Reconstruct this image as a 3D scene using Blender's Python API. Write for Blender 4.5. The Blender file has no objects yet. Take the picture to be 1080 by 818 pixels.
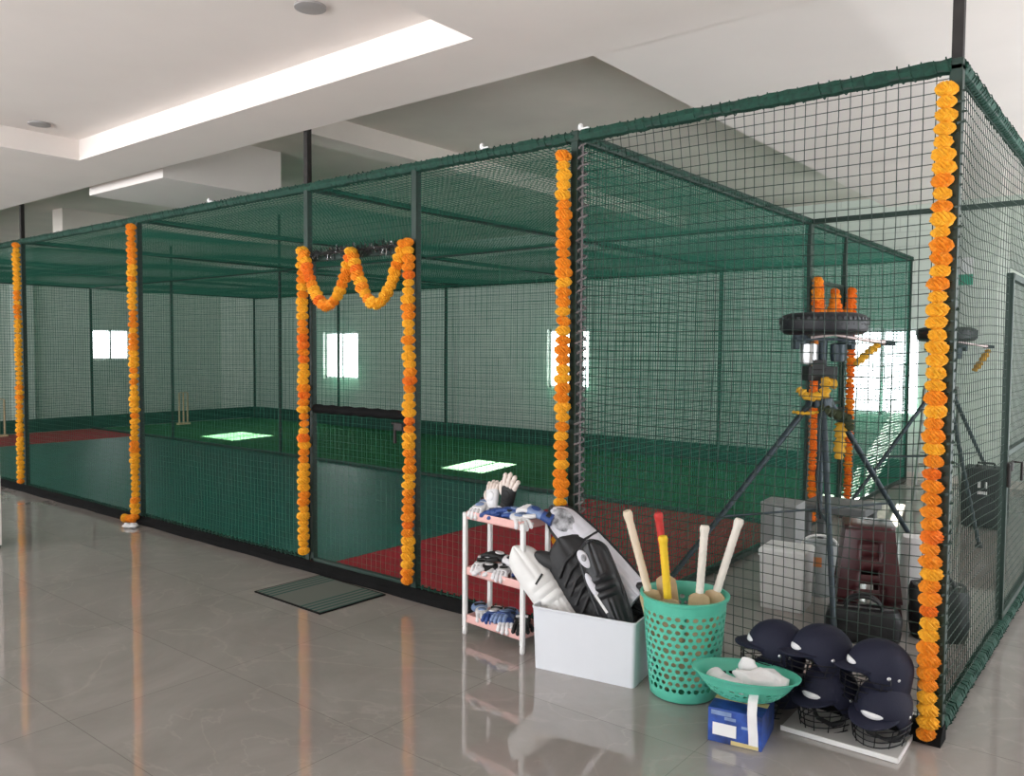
import bpy, math, random
from mathutils import Vector, Matrix, noise
rnd = random.Random(7)
noise.seed_set(11)
PI = math.pi
scene = bpy.context.scene
col = scene.collection

# ------------------------------------------------------------------ materials
def mat(name, rgb, rough=.5, metal=0., var=0., vscale=20., bump=0., bscale=60., spec=.5, trans=0., sheen=0.):
    m = bpy.data.materials.new(name); m.use_nodes = True
    nt = m.node_tree; b = nt.nodes['Principled BSDF']
    b.inputs['Base Color'].default_value = (*rgb, 1)
    b.inputs['Roughness'].default_value = rough
    b.inputs['Metallic'].default_value = metal
    b.inputs['Specular IOR Level'].default_value = spec
    b.inputs['Transmission Weight'].default_value = trans
    tc = nt.nodes.new('ShaderNodeTexCoord')
    if var > 0:
        n = nt.nodes.new('ShaderNodeTexNoise'); n.inputs['Scale'].default_value = vscale
        n.inputs['Detail'].default_value = 4
        nt.links.new(tc.outputs['Object'], n.inputs['Vector'])
        r = nt.nodes.new('ShaderNodeValToRGB')
        r.color_ramp.elements[0].position = .3; r.color_ramp.elements[1].position = .7
        r.color_ramp.elements[0].color = (*[max(0, c * (1 - var)) for c in rgb], 1)
        r.color_ramp.elements[1].color = (*[min(1, c * (1 + var)) for c in rgb], 1)
        nt.links.new(n.outputs['Fac'], r.inputs['Fac'])
        nt.links.new(r.outputs['Color'], b.inputs['Base Color'])
    if bump > 0:
        n2 = nt.nodes.new('ShaderNodeTexNoise'); n2.inputs['Scale'].default_value = bscale
        n2.inputs['Detail'].default_value = 3
        nt.links.new(tc.outputs['Object'], n2.inputs['Vector'])
        bp = nt.nodes.new('ShaderNodeBump'); bp.inputs['Strength'].default_value = bump
        bp.inputs['Distance'].default_value = .01
        nt.links.new(n2.outputs['Fac'], bp.inputs['Height'])
        nt.links.new(bp.outputs['Normal'], b.inputs['Normal'])
    return m

def floor_mat():
    m = bpy.data.materials.new('polished marble tile'); m.use_nodes = True
    nt = m.node_tree; b = nt.nodes['Principled BSDF']; L = nt.links.new
    tc = nt.nodes.new('ShaderNodeTexCoord')
    n = nt.nodes.new('ShaderNodeTexNoise'); n.inputs['Scale'].default_value = 1.1; n.inputs['Detail'].default_value = 8
    n.inputs['Roughness'].default_value = .65; n.inputs['Distortion'].default_value = 1.2
    L(tc.outputs['Object'], n.inputs['Vector'])
    r = nt.nodes.new('ShaderNodeValToRGB')
    r.color_ramp.elements[0].position = .3; r.color_ramp.elements[0].color = (.29, .262, .24, 1)
    r.color_ramp.elements[1].position = .7; r.color_ramp.elements[1].color = (.365, .333, .31, 1)
    L(n.outputs['Fac'], r.inputs['Fac'])
    # veins
    v = nt.nodes.new('ShaderNodeTexNoise'); v.inputs['Scale'].default_value = .8; v.inputs['Detail'].default_value = 6
    v.inputs['Distortion'].default_value = 2.2
    L(tc.outputs['Object'], v.inputs['Vector'])
    s = nt.nodes.new('ShaderNodeMath'); s.operation = 'SUBTRACT'; s.inputs[1].default_value = .5
    L(v.outputs['Fac'], s.inputs[0])
    a = nt.nodes.new('ShaderNodeMath'); a.operation = 'ABSOLUTE'; L(s.outputs[0], a.inputs[0])
    rv = nt.nodes.new('ShaderNodeValToRGB')
    rv.color_ramp.elements[0].position = 0; rv.color_ramp.elements[0].color = (1, 1, 1, 1)
    rv.color_ramp.elements[1].position = .014; rv.color_ramp.elements[1].color = (0, 0, 0, 1)
    L(a.outputs[0], rv.inputs['Fac'])
    mx = nt.nodes.new('ShaderNodeMix'); mx.data_type = 'RGBA'
    f = nt.nodes.new('ShaderNodeMath'); f.operation = 'MULTIPLY'; f.inputs[1].default_value = .2
    L(rv.outputs['Color'], f.inputs[0]); L(f.outputs[0], mx.inputs['Factor'])
    L(r.outputs['Color'], mx.inputs['A']); mx.inputs['B'].default_value = (.52, .47, .42, 1)
    # tile joints
    br = nt.nodes.new('ShaderNodeTexBrick'); br.offset = 0
    br.inputs['Scale'].default_value = 1; br.inputs['Brick Width'].default_value = 1.2; br.inputs['Row Height'].default_value = .8
    br.inputs['Mortar Size'].default_value = .0018; br.inputs['Color1'].default_value = (1, 1, 1, 1); br.inputs['Color2'].default_value = (.93, .93, .93, 1)
    br.inputs['Mortar'].default_value = (.6, .58, .56, 1)
    L(tc.outputs['Object'], br.inputs['Vector'])
    m2 = nt.nodes.new('ShaderNodeMix'); m2.data_type = 'RGBA'; m2.blend_type = 'MULTIPLY'; m2.inputs['Factor'].default_value = 1
    L(mx.outputs['Result'], m2.inputs['A']); L(br.outputs['Color'], m2.inputs['B'])
    L(m2.outputs['Result'], b.inputs['Base Color'])
    b.inputs['Roughness'].default_value = .05; b.inputs['IOR'].default_value = 1.85
    return m

def block_mat(name, c1, c2, mortar):
    m = bpy.data.materials.new(name); m.use_nodes = True
    nt = m.node_tree; b = nt.nodes['Principled BSDF']; L = nt.links.new
    tc = nt.nodes.new('ShaderNodeTexCoord'); sp = nt.nodes.new('ShaderNodeSeparateXYZ'); L(tc.outputs['Object'], sp.inputs[0])
    ad = nt.nodes.new('ShaderNodeMath'); L(sp.outputs['X'], ad.inputs[0]); L(sp.outputs['Y'], ad.inputs[1])
    cb = nt.nodes.new('ShaderNodeCombineXYZ'); L(ad.outputs[0], cb.inputs['X']); L(sp.outputs['Z'], cb.inputs['Y'])
    br = nt.nodes.new('ShaderNodeTexBrick'); br.inputs['Scale'].default_value = 1
    br.inputs['Brick Width'].default_value = .4; br.inputs['Row Height'].default_value = .2; br.inputs['Mortar Size'].default_value = .008
    br.inputs['Color1'].default_value = (*c1, 1); br.inputs['Color2'].default_value = (*c2, 1); br.inputs['Mortar'].default_value = (*mortar, 1)
    L(cb.outputs[0], br.inputs['Vector']); L(br.outputs['Color'], b.inputs['Base Color'])
    b.inputs['Roughness'].default_value = .7
    return m

def doormat_mat():
    m = bpy.data.materials.new('striped doormat'); m.use_nodes = True
    nt = m.node_tree; b = nt.nodes['Principled BSDF']; L = nt.links.new
    tc = nt.nodes.new('ShaderNodeTexCoord'); sp = nt.nodes.new('ShaderNodeSeparateXYZ'); L(tc.outputs['Object'], sp.inputs[0])
    w = nt.nodes.new('ShaderNodeMath'); w.operation = 'MULTIPLY'; w.inputs[1].default_value = 2 * PI / .05; L(sp.outputs['X'], w.inputs[0])
    s = nt.nodes.new('ShaderNodeMath'); s.operation = 'SINE'; L(w.outputs[0], s.inputs[0])
    ab = nt.nodes.new('ShaderNodeMath'); ab.operation = 'ABSOLUTE'; L(sp.outputs['X'], ab.inputs[0])
    g = nt.nodes.new('ShaderNodeMath'); g.operation = 'GREATER_THAN'; g.inputs[1].default_value = .15; L(ab.outputs[0], g.inputs[0])
    g2 = nt.nodes.new('ShaderNodeMath'); g2.operation = 'GREATER_THAN'; g2.inputs[1].default_value = .1; L(s.outputs[0], g2.inputs[0])
    mu = nt.nodes.new('ShaderNodeMath'); mu.operation = 'MULTIPLY'; L(g.outputs[0], mu.inputs[0]); L(g2.outputs[0], mu.inputs[1])
    mx = nt.nodes.new('ShaderNodeMix'); mx.data_type = 'RGBA'; L(mu.outputs[0], mx.inputs['Factor'])
    mx.inputs['A'].default_value = (.12, .135, .115, 1); mx.inputs['B'].default_value = (.02, .075, .06, 1)
    L(mx.outputs['Result'], b.inputs['Base Color']); b.inputs['Roughness'].default_value = .95
    return m

def glass_mat():
    m = bpy.data.materials.new('window glass'); m.use_nodes = True
    nt = m.node_tree; nt.nodes.clear(); L = nt.links.new
    o = nt.nodes.new('ShaderNodeOutputMaterial'); t = nt.nodes.new('ShaderNodeBsdfTransparent'); g = nt.nodes.new('ShaderNodeBsdfGlossy')
    g.inputs['Roughness'].default_value = .02; t.inputs['Color'].default_value = (.96, .98, .97, 1)
    x = nt.nodes.new('ShaderNodeMixShader'); x.inputs[0].default_value = .06
    L(t.outputs[0], x.inputs[1]); L(g.outputs[0], x.inputs[2]); L(x.outputs[0], o.inputs[0])
    return m

M = dict(
 floor=floor_mat(), ceil=mat('warm white gypsum', (.80, .735, .69), .75, var=.02, vscale=2),
 slab=mat('grey painted slab', (.72, .655, .59), .8, var=.06, vscale=1.5),
 wallp=block_mat('painted block wall', (.64, .69, .63), (.61, .66, .60), (.53, .57, .52)),
 wall=mat('plain painted wall', (.74, .73, .70), .8, var=.02, vscale=2),
 glass=glass_mat(), alu=mat('window aluminium', (.7, .7, .7), .4, .6),
 steel=mat('dark green painted steel', (.006, .026, .017), .5, .1, var=.15, vscale=15),
 rod=mat('rusty black rod', (.022, .018, .016), .6, .3, var=.4, vscale=12),
 net=mat('green nylon net', (.008, .13, .082), .7),
 netc=mat('green overhead net', (.009, .125, .08), .7),
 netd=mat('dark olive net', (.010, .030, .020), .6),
 lace=mat('green lacing cord', (.005, .045, .028), .8, var=.35, vscale=40),
 lacep=mat('pale grey lacing cord', (.17, .15, .15), .7, var=.3, vscale=40),
 skirt=mat('dark green net skirt', (.008, .05, .032), .8, var=.2, vscale=8),
 turf=mat('teal green turf', (.0015, .115, .09), .36, spec=.3, var=.15, vscale=2.5, bump=.25, bscale=200),
 turf2=mat('bright green turf', (.026, .165, .052), .8, spec=.2, var=.2, vscale=6, bump=.6, bscale=220),
 red=mat('red turf', (.42, .026, .04), .75, spec=.25, var=.15, vscale=5, bump=.5, bscale=220),
 kerb=mat('black rubber kerb', (.006, .006, .006), .9, spec=.15, var=.3, vscale=10),
 fo=mat('orange marigold', (.90, .28, .010), .75, var=.25, vscale=60, bump=.6, bscale=160),
 fy=mat('yellow orange marigold', (.95, .43, .02), .75, var=.2, vscale=60, bump=.6, bscale=160),
 fd=mat('deep orange marigold', (.85, .19, .008), .75, var=.25, vscale=60, bump=.6, bscale=160),
 string=mat('garland string', (.35, .25, .08), .9),
 tinsel=mat('black tinsel', (.02, .02, .02), .35, .3), tinsels=mat('silver tinsel', (.6, .6, .6), .25, .9),
 pink=mat('pink plastic', (.80, .47, .43), .45, var=.03), whitep=mat('white plastic', (.80, .79, .77), .4, var=.02),
 crate=mat('milky white plastic', (.72, .74, .78), .35, var=.02, vscale=4),
 mint=mat('mint green plastic', (.10, .50, .36), .35, var=.04, vscale=6),
 wood=mat('willow wood', (.62, .44, .26), .55, var=.12, vscale=14), cream=mat('cream rubber grip', (.80, .66, .50), .7, bump=.5, bscale=90),
 cream2=mat('white rubber grip', (.80, .74, .66), .7, bump=.5, bscale=90),
 redg=mat('red rubber grip', (.60, .04, .035), .6, bump=.5, bscale=90), yelg=mat('yellow rubber grip', (.85, .55, .02), .6, bump=.5, bscale=90),
 padw=mat('white pad leather', (.82, .81, .79), .5, var=.02), padl=mat('lilac white pad cloth', (.68, .67, .72), .65, var=.03),
 padb=mat('black pad cloth', (.018, .018, .019), .6, var=.2, vscale=20), padb2=mat('black smooth leather', (.012, .012, .014), .42),
 camo=mat('grey mottled print', (.36, .36, .38), .6, var=.75, vscale=26), blackm=mat('matt black', (.008, .008, .008), .6),
 navyc=mat('navy helmet cloth', (.0045, .006, .024), .75, bump=.3, bscale=300), grille=mat('black grille wire', (.01, .01, .012), .4, .5),
 silver=mat('silver steel', (.6, .6, .6), .3, .9), white=mat('white cloth', (.80, .79, .79), .8, var=.03, bump=.3, bscale=60),
 blue=mat('blue glove leather', (.03, .075, .27), .5, var=.2, vscale=25), lblue=mat('light blue leather', (.22, .31, .52), .5, var=.2),
 gcream=mat('cream glove leather', (.76, .66, .60), .55, var=.05), gwhite=mat('white glove leather', (.78, .77, .78), .55, var=.05),
 boxblue=mat('blue printed carton', (.02, .06, .27), .45, var=.75, vscale=11), paper=mat('white paper', (.84, .83, .82), .8), kraft=mat('tan paper label', (.62, .50, .22), .7),
 tyre=mat('black tyre rubber', (.012, .013, .016), .5), mach=mat('blue grey machine steel', (.035, .05, .06), .45, .4), olive=mat('dark olive cloth', (.04, .05, .02), .8, var=.4),
 amber=mat('amber ribbon cloth', (.62, .33, .02), .7, var=.15), pinkrod=mat('pale pink steel rod', (.62, .50, .48), .35, .5),
 maroon=mat('maroon glossy plastic', (.05, .009, .011), .28, var=.1), thermo=mat('white thermocol', (.80, .80, .79), .8), greyb=mat('grey cardboard', (.27, .275, .27), .7, var=.05),
 greyd=mat('dark grey plastic', (.13, .135, .135), .5), bin=mat('light grey plastic', (.40, .42, .42), .4), orange=mat('orange sticker', (.7, .25, .08), .5),
 bag=mat('black nylon bag', (.010, .010, .011), .5, var=.3, bump=.4, bscale=25), ladder=mat('aluminium ladder', (.22, .23, .21), .45, .6), signw=mat('white sign', (.8, .8, .8), .5), signg=mat('green sign', (.03, .35, .22), .5),
 cab=mat('white laminate', (.74, .71, .68), .4), board=mat('white laminate board', (.50, .49, .47), .35, var=.03, vscale=5), mat_=doormat_mat(), fixture=mat('grey light fitting', (.33, .31, .30), .5), lampw=mat('frosted lamp', (.85, .83, .8), .4),
)

# ------------------------------------------------------------------ mesh helpers
class MB:
    def __init__(s): s.v = []; s.f = []; s.mi = []; s.cur = 0
    def add(s, vs, fs, mtx=None):
        o = len(s.v)
        for p in vs:
            p = Vector(p)
            s.v.append(mtx @ p if mtx is not None else p)
        for f in fs: s.f.append([i + o for i in f]); s.mi.append(s.cur)
        return s
    def box(s, c, size, mtx=None):
        x, y, z = [k / 2 for k in size]; c = Vector(c)
        vs = [c + Vector((a * x, b * y, d * z)) for d in (-1, 1) for a, b in ((-1, -1), (1, -1), (1, 1), (-1, 1))]
        return s.add(vs, [(3, 2, 1, 0), (4, 5, 6, 7), (0, 1, 5, 4), (1, 2, 6, 5), (2, 3, 7, 6), (3, 0, 4, 7)], mtx)
    def loft(s, secs, cap=True, mtx=None, loop=False):
        n = len(secs[0]); vs = [p for q in secs for p in q]; fs = []
        m = len(secs)
        for i in range(m if loop else m - 1):
            for k in range(n):
                a = i * n + k; b = i * n + (k + 1) % n; j = (i + 1) % m
                fs.append((a, b, j * n + (k + 1) % n, j * n + k))
        if cap and not loop:
            fs.append(tuple(range(n))[::-1]); fs.append(tuple((m - 1) * n + k for k in range(n)))
        return s.add(vs, fs, mtx)
    def tube(s, pts, r, n=8, cap=True, mtx=None, loop=False, flat=1.):
        pts = [Vector(p) for p in pts]; m = len(pts); secs = []; up = None
        for i, p in enumerate(pts):
            if loop: t = pts[(i + 1) % m] - pts[i - 1]
            else: t = pts[min(i + 1, m - 1)] - pts[max(i - 1, 0)]
            t.normalize()
            if up is None: up = Vector((0, 0, 1)) if abs(t.z) < .9 else Vector((0, 1, 0))
            a = t.cross(up)
            if a.length < 1e-6: a = t.orthogonal()
            a.normalize(); b = a.cross(t); up = b
            rr = r[i] if isinstance(r, (list, tuple)) else r
            secs.append([p + a * math.cos(2 * PI * k / n) * rr + b * math.sin(2 * PI * k / n) * rr * flat for k in range(n)])
        return s.loft(secs, cap, mtx, loop)
    def lathe(s, prof, n=32, mtx=None, cap=True):
        secs = [[Vector((r * math.cos(2 * PI * k / n), r * math.sin(2 * PI * k / n), z)) for k in range(n)] for r, z in prof]
        return s.loft(secs, cap, mtx)
    def ball(s, c, rad, nu=16, nv=10, mtx=None):
        rx, ry, rz = rad if isinstance(rad, (tuple, list)) else (rad,) * 3; c = Vector(c)
        secs = []
        for j in range(nv + 1):
            t = PI * (j + .02) / (nv + .04); sj = math.sin(t); cj = -math.cos(t)
            secs.append([c + Vector((rx * sj * math.cos(2 * PI * k / nu), ry * sj * math.sin(2 * PI * k / nu), rz * cj)) for k in range(nu)])
        return s.loft(secs, True, mtx)
    def build(s, name, m, parent=None, loc=(0, 0, 0), rotz=0., mtx=None, smooth=False, bevel=0., solid=0., subsurf=0):
        me = bpy.data.meshes.new(name); me.from_pydata([tuple(p) for p in s.v], [], s.f)
        for k in (m if isinstance(m, (list, tuple)) else [m]): me.materials.append(k)
        if any(s.mi): me.polygons.foreach_set('material_index', s.mi)
        if smooth:
            me.polygons.foreach_set('use_smooth', [True] * len(me.polygons))
            me.set_sharp_from_angle(angle=math.radians(50))
        me.update()
        o = bpy.data.objects.new(name, me); col.objects.link(o)
        if mtx is not None: o.matrix_world = mtx
        else: o.location = loc; o.rotation_euler = (0, 0, rotz)
        if parent: o.parent = parent
        if solid: d = o.modifiers.new('Solidify', 'SOLIDIFY'); d.thickness = solid; d.offset = 0
        if bevel: d = o.modifiers.new('Bevel', 'BEVEL'); d.width = bevel; d.segments = 2; d.limit_method = 'ANGLE'
        if subsurf: d = o.modifiers.new('Subsurf', 'SUBSURF'); d.levels = subsurf; d.render_levels = subsurf
        return o

def tag(o, label, cat, group=None, kind=None):
    if label: o['label'] = label
    if cat: o['category'] = cat
    if group: o['group'] = group
    if kind: o['kind'] = kind
    return o
def thing(name, label, cat, loc=(0, 0, 0), rotz=0., group=None, mtx=None):
    o = bpy.data.objects.new(name, None); col.objects.link(o); o.empty_display_size = .1
    if mtx is not None: o.matrix_world = mtx
    else: o.location = loc; o.rotation_euler = (0, 0, rotz)
    return tag(o, label, cat, group)
def struct(name, mb, m, **k):
    o = mb.build(name, m, **k); o['kind'] = 'structure'; return o
def dup(root, label, mtx=None, loc=None, rotz=0., group=None):
    r = root.copy(); col.objects.link(r); r['label'] = label
    if group: r['group'] = group
    if mtx is not None: r.matrix_world = mtx
    else: r.location = loc; r.rotation_euler = (0, 0, rotz)
    for ch in root.children:
        c = ch.copy(); col.objects.link(c); c.parent = r
        for g in ch.children:
            d = g.copy(); col.objects.link(d); d.parent = c
    return r
def frame_z(bottom, top, face):
    """matrix with +Z from bottom to top and -Y towards `face` (a direction)"""
    b = Vector(bottom); z = (Vector(top) - b).normalized(); f = Vector(face)
    y = -(f - z * f.dot(z)).normalized(); x = y.cross(z)
    return Matrix(((x.x, y.x, z.x, b.x), (x.y, y.y, z.y, b.y), (x.z, y.z, z.z, b.z), (0, 0, 0, 1)))
CAM = Vector((2.7635, -4.0432, 1.7505))
def clamp(x, a, b): return max(a, min(b, x))
def rrect(w, d, r, n=5, z=0.):
    out = []
    for cx, cy, a0 in ((w / 2 - r, d / 2 - r, 0), (-w / 2 + r, d / 2 - r, PI / 2), (-w / 2 + r, -d / 2 + r, PI), (w / 2 - r, -d / 2 + r, 1.5 * PI)):
        for k in range(n):
            a = a0 + PI / 2 * k / (n - 1); out.append(Vector((cx + r * math.cos(a), cy + r * math.sin(a), z)))
    return out

# ------------------------------------------------------------------ the setting
XL, XR, YF, YB = -17.0, 5.0, -8.5, 8.2          # room extents
ZS, ZF = 3.9, 3.42                              # slab and false ceiling
DEP, MID, END = 7.97, 3.99, -15.14              # cage depth, middle row, far left end
struct('floor', MB().box(((XL + XR) / 2, (YF + YB) / 2, -.1), (XR - XL + .4, YB - YF + .4, .2)), M['floor'])
struct('ceiling', MB().box(((XL + XR) / 2, (YF + YB) / 2, ZS + .1), (XR - XL + .4, YB - YF + .4, .2)), M['slab'])

def holed_wall(name, axis, pos, a0, a1, z0, z1, holes, m, thick=.2, sgn=1):
    mb = MB(); hs = sorted(holes); cuts = [a0]
    def blk(p, q, r, s):
        if q - p < 1e-4 or s - r < 1e-4: return
        c = ((p + q) / 2, pos + sgn * thick / 2, (r + s) / 2); sz = (q - p, thick, s - r)
        if axis == 'x': c = (c[1], c[0], c[2]); sz = (sz[1], sz[0], sz[2])
        mb.box(c, sz)
    x = a0
    for (p, q, r, s) in hs:
        blk(x, p, z0, z1); blk(p, q, z0, r); blk(p, q, s, z1); x = q
    blk(x, a1, z0, z1)
    return struct(name, mb, m)
back_holes = [(-12.72, -11.5, 1.05, 2.13), (-6.22, -5.3, 1.05, 2.13), (-.92, .10, .86, 2.08)]
holed_wall('wall_back', 'y', YB, XL - .2, XR + .2, 0, ZS, back_holes, M['wallp'])
left_hole = [(4.85, 5.75, 1.44, 2.18)]
holed_wall('wall_left', 'x', XL, YF, YB, 0, ZS, left_hole, M['wallp'], sgn=-1)
holed_wall('wall_front', 'y', YF, XL - .2, XR + .2, 0, ZS, [(x, x + 3.2, .25, 3.1) for x in (-16.2, -12.2, -8.2, -4.2, -.2)], M['wall'], sgn=-1)
holed_wall('wall_right', 'x', XR, YF, YB, 0, ZS, [(.3, 2.7, .25, 2.9), (4.4, 7.2, .25, 2.9)], M['wall'])
def window(n, axis, pos, a0, a1, z0, z1, out, mullion=True):
    o = MB(); w = .045
    def b(p, q, r, s, t=.05):
        c = ((p + q) / 2, pos + out * .1, (r + s) / 2); sz = (q - p, t, s - r)
        if axis == 'x': c = (c[1], c[0], c[2]); sz = (sz[1], sz[0], sz[2])
        return c, sz
    for a in ((a0, a0 + w, z0, z1), (a1 - w, a1, z0, z1), (a0, a1, z0, z0 + w), (a0, a1, z1 - w, z1)): o.box(*b(*a))
    if mullion: mmid = (a0 + a1) / 2; o.box(*b(mmid - .02, mmid + .02, z0, z1))
    f = struct('window_%d' % n, o, M['alu'])
    g = MB().box(*b(a0 + w, a1 - w, z0 + w, z1 - w, .006)).build('pane', M['glass'], f)
for i, (a, b, c, d) in enumerate(back_holes): window(i + 1, 'y', YB, a, b, c, d, 1)
window(4, 'x', XL, *left_hole[0], -1)
# unseen sun shade slabs added outside to cut the back windows' sun patches short
mb = MB()
for (a, b, c, d) in back_holes: mb.box(((a + b) / 2, YB + .2 + .78, d + .12), (b - a + 1.6, 1.56, .1))
struct('added_sun_shade', mb, M['wall'])
# false ceiling with a recessed tray
tx0, tx1, ty0, ty1, tz = -4.93, -.22, -3.4, -.67, 3.60
mb = MB()
def flat(x0, x1, y0, y1, z): mb.add([(x0, y0, z), (x0, y1, z), (x1, y1, z), (x1, y0, z)], [(0, 1, 2, 3)])
FE = -.06
mb.box(((XL + tx0) / 2, (YF + FE) / 2, (ZF + ZS) / 2), (tx0 - XL, FE - YF, ZS - ZF))
mb.box(((XR + tx1) / 2, (YF + FE) / 2, (ZF + ZS) / 2), (XR - tx1, FE - YF, ZS - ZF))
mb.box(((tx0 + tx1) / 2, (ty1 + FE) / 2, (ZF + ZS) / 2), (tx1 - tx0, FE - ty1, ZS - ZF))
mb.box(((tx0 + tx1) / 2, (ty0 + YF) / 2, (ZF + ZS) / 2), (tx1 - tx0, ty0 - YF, ZS - ZF))
mb.box(((tx0 + tx1) / 2, (ty0 + ty1) / 2, (tz + ZS) / 2), (tx1 - tx0, ty1 - ty0, ZS - tz))
struct('trim_2', mb, M['ceil'])
# soffit over the machine bay, a shallow step above the false ceiling
mb = MB().box(((.13 + XR) / 2, (FE + 6.2) / 2, (ZF + .012 + ZS) / 2), (XR - .13, 6.2 - FE, ZS - ZF - .012))
struct('trim_3', mb, M['ceil'])
# dropped block and beams above the cage
struct('trim_4', MB().box((-5.72, .8, (3.40 + ZS) / 2), (1.56, 1.36, ZS - 3.40)), M['ceil'])
struct('trim_5', MB().box((-3.55, 4.1, 3.8), (.3, 8.1, .2)), M['slab'])
struct('trim_6', MB().box((-10.9, 4.9, 3.72), (.35, 6.6, .36)), M['slab'])
struct('baseboard_back', MB().box(((XL + XR) / 2, YB - .01, .05), (XR - XL, .02, .1)), M['slab'])
# wall pilaster on the far left wall
struct('wall_pilaster', MB().box((XL + .1, 3.3, ZS / 2), (.2, .4, ZS)), M['wallp'])
# ceiling fittings
def downlight(label, x, y, z, r, m):
    t = thing('ceiling_light', label, 'ceiling light', (x, y, z), group='round ceiling lights')
    MB().lathe([(r * .8, -.001), (r, -.002), (r, -.014), (r * .8, -.018)], 32).build('ring', M['fixture'], t, smooth=True)
    MB().lathe([(.002, -.008), (r * .8, -.010), (r * .8, -.004), (.002, -.003)], 32).build('diffuser', m, t, smooth=True)
downlight('round grey ceiling light in the tray, the larger one by the top edge', -.93, -1.2, tz, .085, M['fixture'])
downlight('round grey ceiling light in the tray above its far left corner', -4.62, -1.12, tz, .085, M['fixture'])
downlight('pale round ceiling light at the left edge of the tray', -4.45, -1.62, tz, .07, M['lampw'])
downlight('dark round ceiling light on the slab beyond the false ceiling, far left', -12.3, 2.3, ZS, .17, M['fixture'])

# ------------------------------------------------------------------ floor coverings
def slab(name, m, x0, x1, y0, y1, z0, z1, label, cat, group=None):
    o = MB().box((0, 0, (z1 - z0) / 2), (x1 - x0, y1 - y0, z1 - z0)).build(name, m, loc=((x0 + x1) / 2, (y0 + y1) / 2, z0), bevel=.002)
    return tag(o, label, cat, group)
slab('turf_mat', M['turf'], -13.0, -2.5, .04, 3.95, 0, .012, 'dark teal turf mat of the near batting lane behind the front net', 'turf mat')
slab('turf_mat', M['turf2'], -15.1, -.04, 4.03, 7.93, 0, .012, 'bright green turf mat of the far lane with sun patches', 'turf mat')
slab('turf_mat', M['red'], -2.498, -.04, .04, 3.95, 0, .012, 'red turf mat at the near end of the lane, behind the pink trolley', 'turf mat')
slab('turf_mat', M['red'], -15.1, -13.002, .04, 3.95, 0, .012, 'red turf mat at the distant end of the near lane by the end net', 'turf mat')
# black kerb strip along the front
mb = MB(); n = 60
secs = []
for i in range(n + 1):
    x = -15.2 + (2.03 + 15.2) * i / n; w = .006 * math.sin(i * 2.3) + .004 * math.sin(i * 5.1)
    secs.append([Vector((x, y, z)) for y, z in ((-.075 + w, 0), (-.065 + w, .035), (-.035, .075 + w * .5), (.03, .075), (.035, 0))])
kerb = tag(mb.loft(secs).build('kerb_strip', M['kerb']), 'long black rubber kerb strip along the foot of the front nets', 'kerb')
# doormat
dm = thing('doormat', 'grey green doormat with striped ends before the garlanded gate', 'doormat', (-1.915, -.385, 0), -.02)
MB().box((0, 0, .005), (.74, .55, .010)).build('pile', M['mat_'], dm, bevel=.003)
e = MB()
for a in ((0, -.275, .74, .02), (0, .275, .74, .02), (-.37, 0, .02, .57), (.37, 0, .02, .57)): e.box((a[0], a[1], .005), (a[2], a[3], .009))
e.build('edging', M['kerb'], dm)
# crumpled tissue
mb = MB().ball((0, 0, .02), (.075, .05, .022), 24, 14)
for p in mb.v:
    q = noise.noise_vector(p * 28) * .022; p += q; p.z = max(p.z, .001)
tag(mb.build('crumpled_paper', M['paper'], loc=(-5.06, -.2, 0), rotz=.5), 'crumpled white paper on the floor at the foot of a garland', 'paper')

# ------------------------------------------------------------------ nets
def net(mb, o, u, v, lu, lv, sp, r, amp=.012, sag=0., seed=0., step=.25, fold=0.):
    o, u, v = Vector(o), Vector(u), Vector(v); n = u.cross(v)
    def P(s, t):
        e = min(s, lu - s, t, lv - t); k = clamp(e / .25, 0, 1)
        q = o + u * s + v * t
        a = noise.noise(Vector((s * .9 + seed, t * .9, seed))); b = noise.noise(Vector((s * .9, t * .9 + 7.3, seed + 4)));
        c = noise.noise(Vector((s * .5 + 3, t * .5, seed + 9)))
        d = noise.noise(Vector((s * 4 + 3, t * 4, seed + 2)))
        q = q + u * (a * amp * 1.2 + d * .004) * k + v * (b * amp * 1.2) * k + n * (c * amp * 2) * k
        if sag: q = q - Vector((0, 0, 1)) * sag * k * (.5 + .5 * math.sin(s * 2.4 + 1) * math.sin(t * 1.6)) 
        return q
    def strand(pts, ax):
        for i in range(len(pts) - 1):
            pass
        secs = []
        for i, p in enumerate(pts):
            secs.append([p + n * r, p - n * r * .5 + ax * r * .87, p - n * r * .5 - ax * r * .87])
        mb.loft(secs, False)
    nu = max(2, round(lu / sp)); nv = max(2, round(lv / sp))
    mu = max(2, round(lu / step)); mv = max(2, round(lv / step))
    for i in range(nu + 1):
        s = lu * i / nu; strand([P(s, lv * j / mv) for j in range(mv + 1)], u)
    for j in range(nv + 1):
        t = lv * j / nv; strand([P(lu * i / mu, t) for i in range(mu + 1)], v)
def coil(mb, a, b, rad, r, pitch, n=8, jit=.25):
    a, b = Vector(a), Vector(b); d = b - a; L = d.length; t = d / L
    e = t.orthogonal().normalized(); g = t.cross(e); pts = []
    N = max(4, int(L / .045)); mb.tube([a + d * i / N for i in range(N + 1)], [rad * rnd.uniform(.86, 1.08) if rad > .03 else .006 for i in range(N + 1)], 7)
    k = int(L / pitch * 6)
    for i in range(k + 1):
        ang = 2 * PI * i / 6; rr = rad * (1 + rnd.uniform(-jit, jit))
        pts.append(a + t * (L * i / k) + e * math.cos(ang) * rr + g * math.sin(ang) * rr)
    mb.tube(pts, r, 4)
X, Y, Z = Vector((1, 0, 0)), Vector((0, 1, 0)), Vector((0, 0, 1))
H = 3.0
GX0, GX1 = -2.53, -1.335                         # the front gate
R1 = .0012
mb = MB()
net(mb, (END, 0, .05), X, Z, GX0 - END, H - .05, .05, R1, seed=1)
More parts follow.
